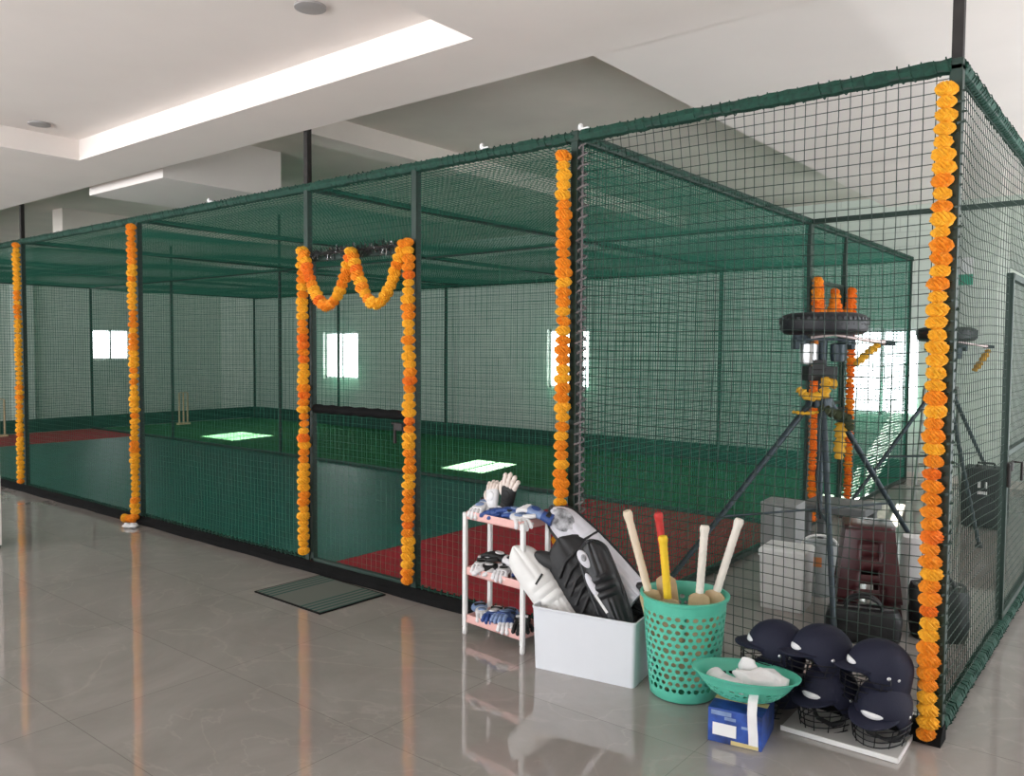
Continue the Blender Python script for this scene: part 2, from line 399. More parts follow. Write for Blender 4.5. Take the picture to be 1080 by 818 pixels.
net(mb, (GX1, 0, .05), X, Z, -GX1, H - .05, .05, R1, seed=2)
net(mb, (GX0, 0, 2.47), X, Z, GX1 - GX0, H - 2.47, .05, R1, seed=3)
fn = tag(mb.build('cage_net', M['net']), 'green front net of the cage on both sides of the garlanded gate', 'net')
mb = MB(); coil(mb, (END, 0, H), (0, 0, H), .037, .0035, .05, jit=.12)
mb.build('lacing', M['lace'], fn)
mb = MB(); coil(mb, (0.045, -.0, .5), (.045, -.0, 2.95), .028, .0065, .06); mb.build('post_lacing', M['lacep'], fn)
mb = MB(); coil(mb, (END, 0, .075), (GX0, 0, .075), .02, .006, .06); coil(mb, (GX1, 0, .075), (0, 0, .075), .02, .006, .06)
mb.build('bottom_rope', M['lace'], fn)

mb = MB(); net(mb, (0, .05, .03), Y, Z, DEP - .05, H - .03, .034, .0029, amp=.02, seed=5)
dn = tag(mb.build('cage_net', M['net']), 'dense green divider net between the batting lanes and the machine bay', 'net')
mb = MB(); coil(mb, (0, .05, H), (0, DEP, H), .037, .0035, .05, jit=.12); mb.build('lacing', M['lace'], dn)
mb = MB()
for (x0, x1) in ((END, -8.0), (-8.0, -5.2), (-5.2, -2.53), (-2.53, 0)):
    net(mb, (x0, 0, H), X, Y, x1 - x0, MID, .045, .0026, sag=.06, seed=x0)
    net(mb, (x0, MID, H), X, Y, x1 - x0, DEP - MID, .045, .0026, sag=.06, seed=x0 + 3)
cn = tag(mb.build('cage_net', M['netc']), 'green overhead net stretched across the top of the batting cage', 'net')
mb = MB(); net(mb, (END, DEP, .03), X, Z, -END, H - .03, .05, .0034, seed=8)
bn = tag(mb.build('cage_net', M['net']), 'green back net of the cage before the block wall with windows', 'net')
mb = MB().box(((END) / 2, DEP - .02, .15), (-END, .004, .27)); mb.build('skirt', M['skirt'], bn)
mb = MB(); coil(mb, (END, DEP, H), (0, DEP, H), .037, .0035, .05, jit=.12); mb.build('lacing', M['lace'], bn)
mb = MB(); net(mb, (END, .02, .03), Y, Z, DEP - .04, H - .03, .05, .0034, seed=9)
en = tag(mb.build('cage_net', M['net']), 'green net closing the distant left end of the cage', 'net')
MB().box((END + .02, DEP / 2, .15), (.004, DEP - .1, .27)).build('skirt', M['skirt'], en)
mb = MB(); net(mb, (END, MID, .03), X, Z, -END - .05, H - .03, .05, .0011, seed=10)
ln = tag(mb.build('cage_net', M['net']), 'thin green lane net between the near and far batting lanes', 'net')
mb = MB(); net(mb, (.03, 0, .05), X, Z, 1.94, H - .05, .052, .0024, amp=.03, seed=11, step=.13)
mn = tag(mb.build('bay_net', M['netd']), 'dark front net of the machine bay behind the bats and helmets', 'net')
mb = MB(); coil(mb, (.04, 0, H), (1.98, 0, H), .037, .0035, .05, jit=.12); mb.build('lacing', M['lace'], mn)
SY0, SY1 = 1.68, 3.0                              # gate in the side fence
mb = MB()
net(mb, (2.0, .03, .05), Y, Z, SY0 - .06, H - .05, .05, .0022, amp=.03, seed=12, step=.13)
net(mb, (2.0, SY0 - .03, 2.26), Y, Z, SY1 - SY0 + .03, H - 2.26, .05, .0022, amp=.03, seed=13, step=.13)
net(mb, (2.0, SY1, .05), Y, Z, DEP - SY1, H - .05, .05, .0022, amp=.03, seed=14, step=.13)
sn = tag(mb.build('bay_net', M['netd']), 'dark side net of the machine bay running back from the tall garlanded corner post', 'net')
mb = MB(); coil(mb, (2.0, .02, H), (2.0, DEP, H), .037, .0035, .05, jit=.12); mb.build('lacing', M['lace'], sn)
mb = MB(); coil(mb, (2.0, .02, .06), (2.0, DEP, .06), .036, .004, .04, jit=.15); mb.build('bottom_rope', M['lace'], sn)
mb = MB(); coil(mb, (2.0, 0, .1), (2.0, 0, 2.9), .03, .006, .045); mb.build('post_lacing', M['netd'], sn)

# ------------------------------------------------------------------ steel frame
fr = thing('steel_framework', 'dark green welded steel frame of posts and beams carrying all the nets', 'cage frame', (0, 0, 0))
def beam(a, b, w=.05, name='beam', m='steel'):
    a, b = Vector(a), Vector(b); d = b - a; c = (a + b) / 2
    sz = [w, w, w]
    k = max(range(3), key=lambda i: abs(d[i])); sz[k] = abs(d[k]) + (w if name != 'post' else 0)
    MB().box((0, 0, 0), sz).build(name, M[m], fr, loc=c, bevel=.004)
def post(x, y, top=H, w=.05, z0=.0): beam((x, y, z0), (x, y, top), w, 'post')
for x in (END, -8.0, -5.2, GX0, GX1, 0.0, 2.0): post(x, 0.0)
for x in (END, -11.85, -8.5): post(x, MID, w=.04)
post(0, MID, w=.06)
for x in (END, -11.89, -8.57, -5.3, -2.71, 0.0): post(x, DEP, w=.045)
post(0, 5.11); post(2.0, MID); post(2.0, DEP)
for x in (-8.0, GX0, 2.0): beam((x, 0.0, H + .03), (x, 0.0, 3.44 if x == 2.0 else 3.89), .045, 'hanger_rod', 'rod')
beam((-8.5, MID, H + .03), (-8.5, MID, ZS), .03, 'hanger_rod', 'rod'); beam((-11.85, MID, H + .03), (-11.85, MID, ZS), .03, 'hanger_rod', 'rod')
beam((END, 0, H), (2.0, 0, H)); beam((END, MID, H), (2.0, MID, H), .045); beam((END, DEP, H), (0, DEP, H), .045)
for x in (END, -8.0, -5.2, GX0, 0.0, 2.0): beam((x, 0, H), (x, DEP, H), .06 if x == 0 else .05)
beam((-8.5, MID, H - .001), (-8.5, DEP, H - .001), .04); beam((-11.85, 0, H), (-11.85, DEP, H), .045)
beam((END, MID, .03), (-.03, MID, .03), .04, 'base_rail'); beam((0, .05, .03), (0, DEP, .03), .045, 'base_rail')
beam((2.0, .05, .05), (2.0, DEP, .05), .05, 'base_rail')
beam((END, DEP, .03), (0, DEP, .03), .04, 'base_rail')
for x, y in ((.04, 0), (-.72, 0), (-3.9, 0)):
    MB().ball((0, 0, .012), (.016, .016, .022), 10, 6).box((.03, 0, 0), (.06, .02, .008)).build('clip', M['whitep'], fr, loc=(x, -.02, H + .035))

# gates
def gate(label, o, u, w, h, mid, latch_side, padded, m='net'):
    o = Vector(o); u = Vector(u); t = thing('gate', label, 'gate', o)
    ax = 0 if abs(u.x) > .5 else 1
    def bx(s, z, ls, lz, d=.04):
        c = u * s + Z * z; sz = [d, d, lz]; sz[ax] = ls; return c, sz
    MB().box(*bx(.025, h / 2, .04, h)).build('stile', M['steel'], t, bevel=.004); MB().box(*bx(w - .025, h / 2, .04, h)).build('stile', M['steel'], t, bevel=.004)
    MB().box(*bx(w / 2, h - .02, w, .04)).build('top_rail', M['steel'], t, bevel=.004); MB().box(*bx(w / 2, .02, w, .04)).build('bottom_rail', M['steel'], t, bevel=.004)
    if padded:
        q = MB(); a = u * .05 + Z * mid; b = u * (w - .05) + Z * mid; q.tube([a + (b - a) * k / 20 for k in range(21)], [.034 + .004 * math.sin(k * 1.9) for k in range(21)], 12); q.build('mid_rail', M['kerb'], t, smooth=True)
    else: MB().box(*bx(w / 2, mid, w, .035)).build('mid_rail', M['steel'], t, bevel=.004)
    s = w - .1 if latch_side else .04; nrm = Vector((0, -1, 0)) if ax == 0 else Vector((1, 0, 0))
    q = MB(); c = u * s + Z * (mid - .08) + nrm * .03
    q.box(c, (.07, .03, .05) if ax == 0 else (.03, .07, .05)); q.tube([c + Z * .02 - u * .08, c + Z * .02 + u * .1], .009, 8)
    q.tube([c + Z * .02 + u * .09, c + Z * .02 + u * .09 + nrm * .05, c - Z * .09 + u * .09 + nrm * .05], .008, 8)
    q.tube([c + Z * .02 - u * .05, c - Z * .12 - u * .05], .011, 8); q.build('latch', M['rod'], t, smooth=True)
    q = MB(); net(q, u * .03 + Z * .03, u, Z, w - .06, h - .06, .05, R1 if m == 'net' else .0022, amp=.008, seed=o.x + 20); q.build('mesh_panel', M[m], t)
    return t
gate('mesh gate in the front of the cage with a padded black middle rail', (GX0 + .03, 0, .06), X, GX1 - GX0 - .06, 2.40, 1.22, True, True)
gate('mesh gate in the side fence with a latch, at the right edge', (2.0, SY0, .12), Y, SY1 - SY0, 2.11, 1.02, False, False, 'netd')
gate('mesh gate in the divider net behind the tall bowling machine', (0.0, MID + .04, .06), Y, 1.03, 2.40, 1.15, True, False)

# black and silver tinsel on the front gate
mb = MB(); s2 = MB()
for i in range(420):
    x = -2.45 + 1.07 * i / 420; a = rnd.uniform(0, 2 * PI); l = rnd.uniform(.025, .065)
    d = Vector((rnd.uniform(-.5, .5), math.cos(a), math.sin(a))).normalized(); p = Vector((x, -.055, 2.47))
    (s2 if i % 6 == 0 else mb).box((0, 0, l / 2), (.006, .0015, l), Matrix.Translation(p) @ d.to_track_quat('Z', 'Y').to_matrix().to_4x4())
mb.tube([(-2.46, -.055, 2.47), (-1.37, -.055, 2.47)], .012, 6)
ti = tag(mb.build('tinsel_rope', M['tinsel']), 'black and silver tinsel rope along the top of the front gate', 'tinsel')
s2.build('silver_strands', M['tinsels'], ti)['kind'] = 'stuff'

# ------------------------------------------------------------------ marigold garlands
def flower_mesh(name, m, seed):
    r = random.Random(seed); mb = MB(); nu, nv = 26, 9; secs = []
    for j in range(nv + 1):
        t = PI * (j + .05) / (nv + .1); ring = []
        for k in range(nu):
            a = 2 * PI * k / nu
            w = 1 + (.16 * math.cos(k * PI) * (1 if j % 2 else -1) + r.uniform(-.10, .10)) * math.sin(t) ** .7
            ring.append(Vector((.041 * math.sin(t) ** .75 * w * math.cos(a), .041 * math.sin(t) ** .75 * w * math.sin(a), -.031 * math.cos(t) * (1 + r.uniform(-.12, .12)))))
        secs.append(ring)
    mb.loft(secs, True)
    o = mb.build(name, m, smooth=False); me = o.data
    bpy.data.objects.remove(o); return me
FL = {'o': [flower_mesh('marigold_o%d' % i, M['fo'], i) for i in range(3)], 'y': [flower_mesh('marigold_y%d' % i, M['fy'], i + 5) for i in range(3)], 'd': [flower_mesh('marigold_d%d' % i, M['fd'], i + 9) for i in range(2)]}
def garland(label, pts, pitch=.056, size=1., mix='ooyyd', group='marigold garlands'):
    pts = [Vector(p) for p in pts]; base = pts[-1].copy()
    t = thing('marigold_garland', label, 'garland', base, group=group)
    MB().tube([p - base for p in pts], .004, 5).build('string', M['string'], t)
    seg = [(pts[i + 1] - pts[i]).length for i in range(len(pts) - 1)]; L = sum(seg); n = max(2, round(L / pitch))
    run = 'o'
    for i in range(n + 1):
        d = L * i / n; k = 0
        while k < len(seg) - 1 and d > seg[k]: d -= seg[k]; k += 1
        tt = (pts[k + 1] - pts[k]).normalized(); p = pts[k] + tt * d - base
        if rnd.random() < .8: run = rnd.choice(mix)
        me = rnd.choice(FL[run]); o = bpy.data.objects.new('flower', me); col.objects.link(o); o.parent = t
        q = tt.to_track_quat('Z', 'Y').to_matrix().to_4x4()
        s = size * rnd.uniform(.86, 1.12)
        o.matrix_local = Matrix.Translation(p + Vector((rnd.uniform(-.004, .004), rnd.uniform(-.004, .004), 0))) @ q @ Matrix.Rotation(rnd.uniform(0, 6.3), 4, 'Z') @ Matrix.Rotation(rnd.uniform(-.2, .2), 4, 'X') @ Matrix.Diagonal((s, s, s * rnd.uniform(.9, 1.1), 1))
    return t
GY = -.085
def drop(x, z1, z0, bow=.02): return [(x + bow * math.sin(PI * k / 8) * (1 if k % 2 else .6), GY, z1 + (z0 - z1) * k / 8) for k in range(9)]
garland('yellow orange marigold garland at the left edge of the frame beside the white cabinet', drop(-7.97, 2.95, .13), mix='yyyo', size=.95)
p = drop(-5.18, 2.92, .05); p += [(-5.24, GY - .02, .045), (-5.32, GY - .04, .045)]
garland('marigold garland with its tail curled on the floor by the crumpled paper', p, mix='oyyo')
garland('marigold garland on the front gate post farther from the trolley, ending by the doormat', drop(-2.50, 2.50, .16))
garland('marigold garland down the post between the front gate and the pink trolley', drop(-1.33, 2.48, .14))
def swag(a, b, low, n=12): return [(a[0] + (b[0] - a[0]) * k / n, GY - .01, a[1] + (b[1] - a[1]) * k / n - low * (1 - (2 * k / n - 1) ** 2)) for k in range(n + 1)]
sw = swag((-2.46, 2.47), (-1.905, 2.46), .40) + swag((-1.905, 2.46), (-1.37, 2.47), .40)[1:]
garland('marigold swag looped in two scallops across the top of the front gate', sw, pitch=.05)
garland('marigold garland on the middle post with pale lacing, above the pads', drop(-.035, 2.88, .62, .01), mix='yyoo')
garland('long marigold garland on the tall corner post beside the helmets', drop(1.975, 2.88, .05, -.01), size=.95, mix='ooyyyd')
def dropd(y, z1, z0): return [(.085, y, z1 + (z0 - z1) * k / 8) for k in range(9)]  # divider gate flowers lean to darker orange, painting in the shade there
garland('orange garland darkened for shade, left of the tripod column, on the divider gate post', dropd(3.99, 2.44, .12), mix='ddo')
garland('orange garland darkened for shade, right of the tripod column, on the divider gate post', dropd(5.13, 2.40, .08), mix='ddo')
def swd(a, b, low, n=10): return [(.085, a[0] + (b[0] - a[0]) * k / n, a[1] + (b[1] - a[1]) * k / n - low * (1 - (2 * k / n - 1) ** 2)) for k in range(n + 1)]
garland('orange marigold swag darkened for shade across the divider gate above the machine wheel', swd((4.04, 2.42), (4.55, 2.38), .36) + swd((4.55, 2.38), (5.08, 2.4), .36)[1:], pitch=.05, mix='ddo')
# small dark twig bundle on the divider gate is part of its top rail wrap

# ------------------------------------------------------------------ pink trolley
ct = thing('shelf_trolley', 'pink and white three tier slim trolley holding batting gloves', 'trolley', (-.32, -.245, 0), -.09)
CW, CD = .485, .215
for sx in (-1, 1):
    for sy in (-1, 1):
        q = MB(); q.box((sx * CW / 2, sy * CD / 2, .40), (.03, .022, .71)); q.build('post', M['whitep'], ct, bevel=.004)
        q = MB(); q.lathe([(.012, 0), (.016, .006), (.016, .04), (.012, .046)], 12, Matrix.Translation((sx * CW / 2, sy * CD / 2, 0))); q.build('foot', M['whitep'], ct, smooth=True)
for z in (.075, .372, .715):
    q = MB(); w, d, hh = CW - .032, CD + .01, .05
    q.box((0, 0, z + .004), (w, d, .008))
    for a in ((0, -d / 2 + .004, w, .008), (0, d / 2 - .004, w, .008), (-w / 2 + .004, 0, .008, d), (w / 2 - .004, 0, .008, d)): q.box((a[0], a[1], z + hh / 2), (a[2], a[3], hh))
    q.build('shelf_tray', M['pink'], ct, bevel=.002)

# ------------------------------------------------------------------ gloves
def glove(label, mtx, mfing, mback, mcuff, curl=.35, spread=.12, mthumb=None, scale=1.):
    t = thing('batting_glove', label, 'glove', mtx=mtx @ Matrix.Scale(scale, 4), group='batting gloves on the trolley')
    secs = []
    for z, w, d in ((-.055, .034, .022), (-.03, .04, .024), (0, .043, .025), (.03, .045, .024), (.048, .043, .019)):
        secs.append([Vector((w * math.copysign(abs(math.cos(a)) ** .7, math.cos(a)), d * math.copysign(abs(math.sin(a)) ** .8, math.sin(a)), z)) for a in [2 * PI * k / 18 for k in range(18)]])
    MB().loft(secs).build('palm', mback, t, smooth=True)
    secs = []
    for z, w, d in ((-.115, .05, .034), (-.11, .053, .037), (-.085, .046, .031), (-.055, .039, .026), (-.045, .041, .027)):
        secs.append([Vector((w * math.cos(a), d * math.sin(a), z)) for a in [2 * PI * k / 18 for k in range(18)]])
    MB().loft(secs).build('cuff', mcuff, t, smooth=True)
    q = MB().box((0, -.027, -.085), (.075, .012, .028)); q.build('wrist_strap', M['blackm'] if mcuff is not M['blackm'] else M['gwhite'], t, bevel=.004)
    for i, (x, L) in enumerate(((-.033, .072), (-.011, .085), (.011, .08), (.033, .062))):
        pts = []; rr = []; ang = 0; p = Vector((x, -.002, .042)); N = 12
        for k in range(N + 1):
            pts.append(p.copy()); f = k / N
            rr.append(.0128 * (.86 + .2 * abs(math.sin(f * PI * 3))) * (1 if k < N - 1 else (.8 if k < N else .35)))
            ang = curl * (1 + .15 * i) * f * 2.2; p = p + Vector((math.sin(spread * (i - 1.5)) * (L / N), math.sin(ang) * (L / N), math.cos(ang) * (L / N)))
        MB().tube(pts, rr, 10).build('finger', mfing, t, smooth=True)
    pts = [Vector((-.038, .004, -.012)), Vector((-.056, .01, .006)), Vector((-.066, .016, .028)), Vector((-.068, .024, .046)), Vector((-.066, .028, .054))]
    MB().tube(pts, [.015, .0145, .0135, .012, .005], 10).build('thumb', mthumb or mfing, t, smooth=True)
    MB().ball((0, -.024, .005), (.028, .007, .03), 14, 8).build('logo_patch', mcuff, t, smooth=True)
    return t
CT = Matrix.Translation((-.32, -.245, 0)) @ Matrix.Rotation(-.09, 4, 'Z')
def gm(x, y, z, rx=0, ry=0, rz=0):
    if rx < -1: return CT @ Matrix.Translation((x, y, z)) @ Matrix.Rotation(rz, 4, 'Z') @ Matrix.Rotation(ry, 4, 'Y') @ Matrix.Rotation(-rx, 4, 'X') @ Matrix.Rotation(PI, 4, 'Z')
    return CT @ Matrix.Translation((x, y, z)) @ Matrix.Rotation(rz, 4, 'Z') @ Matrix.Rotation(ry, 4, 'Y') @ Matrix.Rotation(rx, 4, 'X')
D = math.radians
W_, B_, BK, LB, CR = M['gwhite'], M['blue'], M['blackm'], M['lblue'], M['gcream']
T = .725
glove('white and grey glove drooping over the left corner of the top trolley shelf', gm(-.19, -.03, T + .055, D(-100), 0, D(20)), W_, W_, LB, .5)
glove('white glove with fingers raised at the left of the top trolley shelf', gm(-.15, .035, T + .115, D(-18), D(-12), D(10)), CR, W_, W_, .45, .06)
glove('black backed glove standing with four cream fingers spread upward', gm(-.02, .04, T + .145, D(8), D(16), D(8)), CR, BK, BK, .22, .13, scale=1.12)
glove('blue glove lying flat in the middle of the top trolley shelf', gm(-.03, -.03, T + .045, D(-88), 0, D(-60)), B_, B_, B_, .4)
glove('blue glove on the top shelf beneath the upright black glove', gm(.08, .0, T + .06, D(-80), 0, D(-75)), B_, B_, LB, .35)
glove('white glove with blue trim at the right front corner of the top shelf', gm(.155, -.055, T + .04, D(-95), 0, D(65)), W_, W_, LB, .6)
glove('pale blue and white glove at the right end of the top trolley shelf', gm(.215, .03, T + .075, D(-70), D(10), D(-70)), W_, LB, B_, .5)
T = .382
glove('white glove with black cuff at the left of the middle trolley shelf', gm(-.18, -.03, T + .045, D(-90), 0, D(35)), W_, W_, BK, .5)
glove('black glove lying on top of the pile on the middle trolley shelf', gm(-.07, .02, T + .105, D(-80), 0, D(-80)), BK, BK, W_, .4)
glove('white and black glove in the front centre of the middle trolley shelf', gm(-.085, -.045, T + .045, D(-90), 0, D(-40)), W_, BK, W_, .5)
glove('black and white glove beside the white pad on the middle trolley shelf', gm(.02, -.035, T + .045, D(-90), 0, D(25)), W_, W_, BK, .55)
glove('dark blue glove at the right end of the middle trolley shelf, behind the white pad', gm(.17, .04, T + .05, D(-85), 0, D(-60)), B_, B_, B_, .5)
T = .085
glove('white fingered glove at the left end of the bottom trolley shelf', gm(-.17, -.03, T + .045, D(-90), 0, D(55)), W_, W_, LB, .4)
glove('blue and white glove second along the bottom trolley shelf', gm(-.085, -.02, T + .05, D(-82), 0, D(30)), B_, B_, W_, .5)
glove('light blue glove third along the bottom trolley shelf', gm(.0, -.01, T + .065, D(-80), 0, D(20)), LB, B_, LB, .5)
glove('blue glove with a white fingertip at the front of the bottom trolley shelf', gm(.06, -.045, T + .045, D(-90), 0, D(35)), W_, B_, B_, .55)
glove('black glove at the right end of the bottom trolley shelf next to the crate', gm(.16, -.03, T + .05, D(-85), 0, D(40)), BK, BK, BK, .5)

# ------------------------------------------------------------------ crate with pads
cr = thing('storage_crate', 'open milky white plastic crate stuffed with leg pads', 'crate', (.34, -.262, 0), .17)
q = MB(); w0, d0, w1, d1, hh, th = .58, .36, .60, .385, .345, .006
out = [rrect(w0, d0, .02, z=0), rrect(w1, d1, .022, z=hh)]; inn = [rrect(w1 - 2 * th, d1 - 2 * th, .018, z=hh), rrect(w0 - 2 * th, d0 - 2 * th, .016, z=.008)]
q.loft(out + inn, True); q.build('body', M['crate'], cr, smooth=True)
q = MB(); q.loft([rrect(w1 + .004, d1 + .004, .024, z=hh - .012), rrect(w1 + .010, d1 + .010, .026, z=hh - .006), rrect(w1 + .008, d1 + .008, .025, z=hh + .002), rrect(w1 - .01, d1 - .01, .02, z=hh + .002), rrect(w1 - .008, d1 - .008, .02, z=hh - .012)], False)
q.build('rim', M['crate'], cr, smooth=True)

def leg_guard(label, bottom, top, face, W, m, medge, ribs=6, bulge=.035, style='pad', wtop=1., extra=None, name='leg_pad'):
    mt = frame_z(bottom, top, face); L = (Vector(top) - Vector(bottom)).length
    t = thing(name, label, 'pad', mtx=mt, group='cricket pads in the white crate')
    def wid(f):
        w = W / 2 * (.80 + .20 * math.sin(f * PI * .9))
        if f > .62: w *= 1 + (wtop - 1) * (f - .62) / .38
        if f > .86: w *= math.sqrt(max(.02, 1 - ((f - .86) / .145) ** 2))
        if f < .06: w *= .8 + .2 * f / .06
        return w
    nu, nv = 40, 22; th = .022; front = []; back = []
    for i in range(nu + 1):
        f = i / nu; w = wid(f); a = []; b = []
        for j in range(nv + 1):
            s = -1 + 2 * j / nv
            y = -bulge * (1 - s * s) - th * math.sqrt(max(0, 1 - s ** 4))
            if f < .45: y -= .009 * abs(math.sin(s * PI * ribs / 2)) * (1 - s * s)
            elif f < .68: y -= .016 * abs(math.sin((f - .45) / .23 * PI * 3)) * (1 - s ** 4)
            else: y -= .008 * abs(math.sin(s * PI * 2)) * (1 - s * s)
            a.append(Vector((w * s, y, L * f))); b.append(Vector((w * s, -bulge * (1 - s * s) * .8 + .006, L * f)))
        front.append(a); back.append(b)
    q = MB(); q.loft([front[i] + back[i][::-1] for i in range(nu + 1)], True); q.build('shell', m, t, smooth=True)
    if medge:
        e = [front[i][0] for i in range(nu + 1)] + [front[nu][j] for j in range(1, nv + 1)] + [front[i][nv] for i in range(nu - 1, -1, -1)]
        MB().tube(e, .011, 8).build('edging', medge, t, smooth=True)
    for f in (.25, .72):
        w = wid(f); q = MB(); q.tube([(-w * .98, 0, L * f), (-w * .6, .05, L * f), (0, .07, L * f), (w * .6, .05, L * f), (w * .98, 0, L * f)], .018, 8, flat=.25); q.build('strap', M['blackm'] if m is not M['padw'] else M['white'], t)
    if extra: extra(t, L, wid, bulge)
    return t
def oval(t, name, m, x, y, z, rx, rz, rot=0., ry=.008):
    mm = Matrix.Translation((x, y, z)) @ Matrix.Rotation(rot, 4, 'Y'); return MB().ball((0, 0, 0), (rx, ry, rz), 20, 12, mm).build(name, m, t, smooth=True)
def ex1(t, L, wid, b): MB().box((.01, -b - .036, L * .66), (.012, .004, .07), Matrix.Translation((.01, -b - .036, L * .66)) @ Matrix.Rotation(1.2, 4, 'Y') @ Matrix.Translation((-.01, b + .036, -L * .66))).build('logo_dash', M['blackm'], t)
def ex4(t, L, wid, b):
    oval(t, 'mottled_panel', M['camo'], -.005, -b - .022, L * .86, .062, .085, 0, .012)
    q = MB(); q.tube([(-wid(.6) * .9, -.03, L * .6), (0, -b - .045, L * .60), (wid(.6) * .9, -.03, L * .6)], .007, 6); q.build('seam', M['blackm'], t)
def ex3(t, L, wid, b):
    oval(t, 'white_panel', M['padl'], -.055, -b - .010, L * .86, .028, .055, -.25, .014); oval(t, 'white_panel', M['padl'], -.062, -b - .006, L * .60, .020, .075, -.15, .014)
    oval(t, 'logo_ring', M['camo'], -.055, -b - .020, L * .87, .015, .022, 0, .008)
    q = MB().box((0, 0, 0), (.014, .006, .11), Matrix.Translation((-.05, -b - .02, L * .42)) @ Matrix.Rotation(-.25, 4, 'Y')); q.build('white_stripe', M['white'], t)
def ex2(t, L, wid, b):
    oval(t, 'side_wing', M['padb'], -.115, -.012, L * .90, .045, .10, -.55, .028)
    for k in range(5):
        z = L * (.46 + .085 * k); q = MB(); q.tube([(-.12, -b - .006, z - .05), (-.04, -b - .040, z), (.05, -b - .040, z + .02), (.12, -b - .008, z - .02)], .010, 8); q.build('quilt_rib', M['padb'], t, smooth=True)
fc = Vector((.45, -.8, .25))
leg_guard('large white pad with grey mottled top and black edging, leaning highest', (.56, -.17, .40), (-.045, -.14, .80), Vector((.3, -.8, .55)), .205, M['padl'], M['padb2'], extra=ex4, wtop=.95)
leg_guard('broad matt black quilted pad in the middle of the crate', (.53, -.235, .16), (.075, -.235, .665), fc, .31, M['padb'], None, ribs=8, extra=ex2, bulge=.045)
leg_guard('plain white pad leaning out of the crate over the trolley', (.33, -.31, .10), (-.165, -.35, .60), Vector((.5, -.8, .3)), .20, M['padw'], None, extra=ex1, bulge=.04)
leg_guard('narrow black pad with white oval insets at the front of the crate', (.575, -.335, .20), (.325, -.32, .705), Vector((.5, -.8, .25)), .17, M['padb2'], M['padb2'], extra=ex3)
leg_guard('small black and white pad flap at the basket end of the crate', (.46, -.16, .22), (.60, -.15, .49), Vector((.5, -.8, .3)), .14, M['padb2'], M['padl'], bulge=.02)

# ------------------------------------------------------------------ perforated plastic
def perforated(mb, f, nu, nv, hole):
    """f(u, v) -> point, u wraps round; each cell has a rounded hole of relative size hole(i, j) (0 = solid)"""
    for j in range(nv):
        off = .5 if j % 2 else 0
        for i in range(nu):
            u0, u1 = (i + off) / nu, (i + 1 + off) / nu; v0, v1 = j / nv, (j + 1) / nv
            um, vm = (u0 + u1) / 2, (v0 + v1) / 2; hs = hole(i, j)
            B = [(u1, vm), (u1, v1), (um, v1), (u0, v1), (u0, vm), (u0, v0), (um, v0), (u1, v0)]
            if hs <= 0: mb.add([f(*B[k]) for k in (7, 1, 3, 5)], [(0, 1, 2, 3)]); continue
            Hh = [(um + (u1 - u0) / 2 * hs * math.cos(k * PI / 4), vm + (v1 - v0) / 2 * hs * math.sin(k * PI / 4)) for k in range(8)]
            mb.add([f(*p) for p in B] + [f(*p) for p in Hh], [(k, (k + 1) % 8, 8 + (k + 1) % 8, 8 + k) for k in range(8)])
BX, BY = .872, -.262
bk = thing('laundry_basket', 'tall mint green perforated basket full of cricket bats', 'basket', (BX, BY, 0))
BH, rb, rt = .515, .168, .212
def bf(u, v): z = .055 + (BH - .115) * v; r = rb + (rt - rb) * (z / BH); return Vector((r * math.cos(2 * PI * u), r * math.sin(2 * PI * u), z))
q = MB(); perforated(q, bf, 30, 12, lambda i, j: (.86, .68, .78, .62)[(i * 7 + j * 5 + i * j) % 4]); q.build('perforated_wall', M['mint'], bk, solid=.003)
q = MB(); r_ = lambda z: rb + (rt - rb) * z / BH
q.lathe([(.005, .004), (rb - .01, .004), (rb, .012), (r_(.055), .055), (r_(.055) - .003, .055), (rb - .004, .014), (.005, .008)], 48); q.build('base', M['mint'], bk, smooth=True)
q = MB(); q.lathe([(r_(.455), .455), (r_(.505) , .500), (rt + .012, .505), (rt + .014, .517), (rt, .519), (r_(.5) - .004, .505), (r_(.455) - .003, .455)], 48, cap=False); q.build('rim', M['mint'], bk, smooth=True)

# ------------------------------------------------------------------ bats
def bat(label, bot, top, face, mg, grip_len=.30, knob=True):
    mt = frame_z(bot, top, face); L = (Vector(top) - Vector(bot)).length
    t = thing('cricket_bat', label, 'bat', mtx=mt, group='cricket bats in the green basket')
    bl = L - grip_len; secs = []
    for f, w, th in ((0, .046, .012), (.03, .052, .018), (.3, .054, .026), (.6, .054, .028), (.92, .053, .022), (.965, .050, .020), (.985, .036, .017), (1.0, .020, .015)):
        z = bl * f
        secs.append([Vector((-w, -.004, z)), Vector((-w, -.014, z)), Vector((0, -.017, z)), Vector((w, -.014, z)), Vector((w, -.004, z)), Vector((w * .4, th * .7, z)), Vector((0, th, z)), Vector((-w * .4, th * .7, z))])
    q = MB().loft(secs); q.tube([(0, 0, bl * .97), (0, 0, bl + .05)], [.019, .015], 10); q.build('blade', M['wood'], t, smooth=True)
    N = 26; pts = [Vector((0, 0, bl + .0 + (grip_len) * k / N)) for k in range(N + 1)]
    rr = [.0195 + (.0013 if k % 2 else 0) + (.004 if k >= N - 2 and knob else 0) for k in range(N + 1)]; rr[-1] *= .85
    MB().tube(pts, rr, 12).build('grip', mg, t, smooth=True)
    return t
z0 = .03
def bpos(x, y): return (BX + x, BY + y, z0)
bat('bat with a cream grip leaning furthest towards the pads, at the left of the basket', bpos(-.07, .02), (.635, -.445, .935), (.6, -.8, 0), M['cream'], .43)
bat('bat with a red grip at the back left of the basket', bpos(-.06, .07), (.735, -.30, .915), (.2, -1, 0), M['redg'], .33)
bat('bat with a yellow grip, shortest of those in the basket', bpos(-.02, -.05), (.795, -.36, .815), (.5, -.8, 0), M['yelg'], .32)
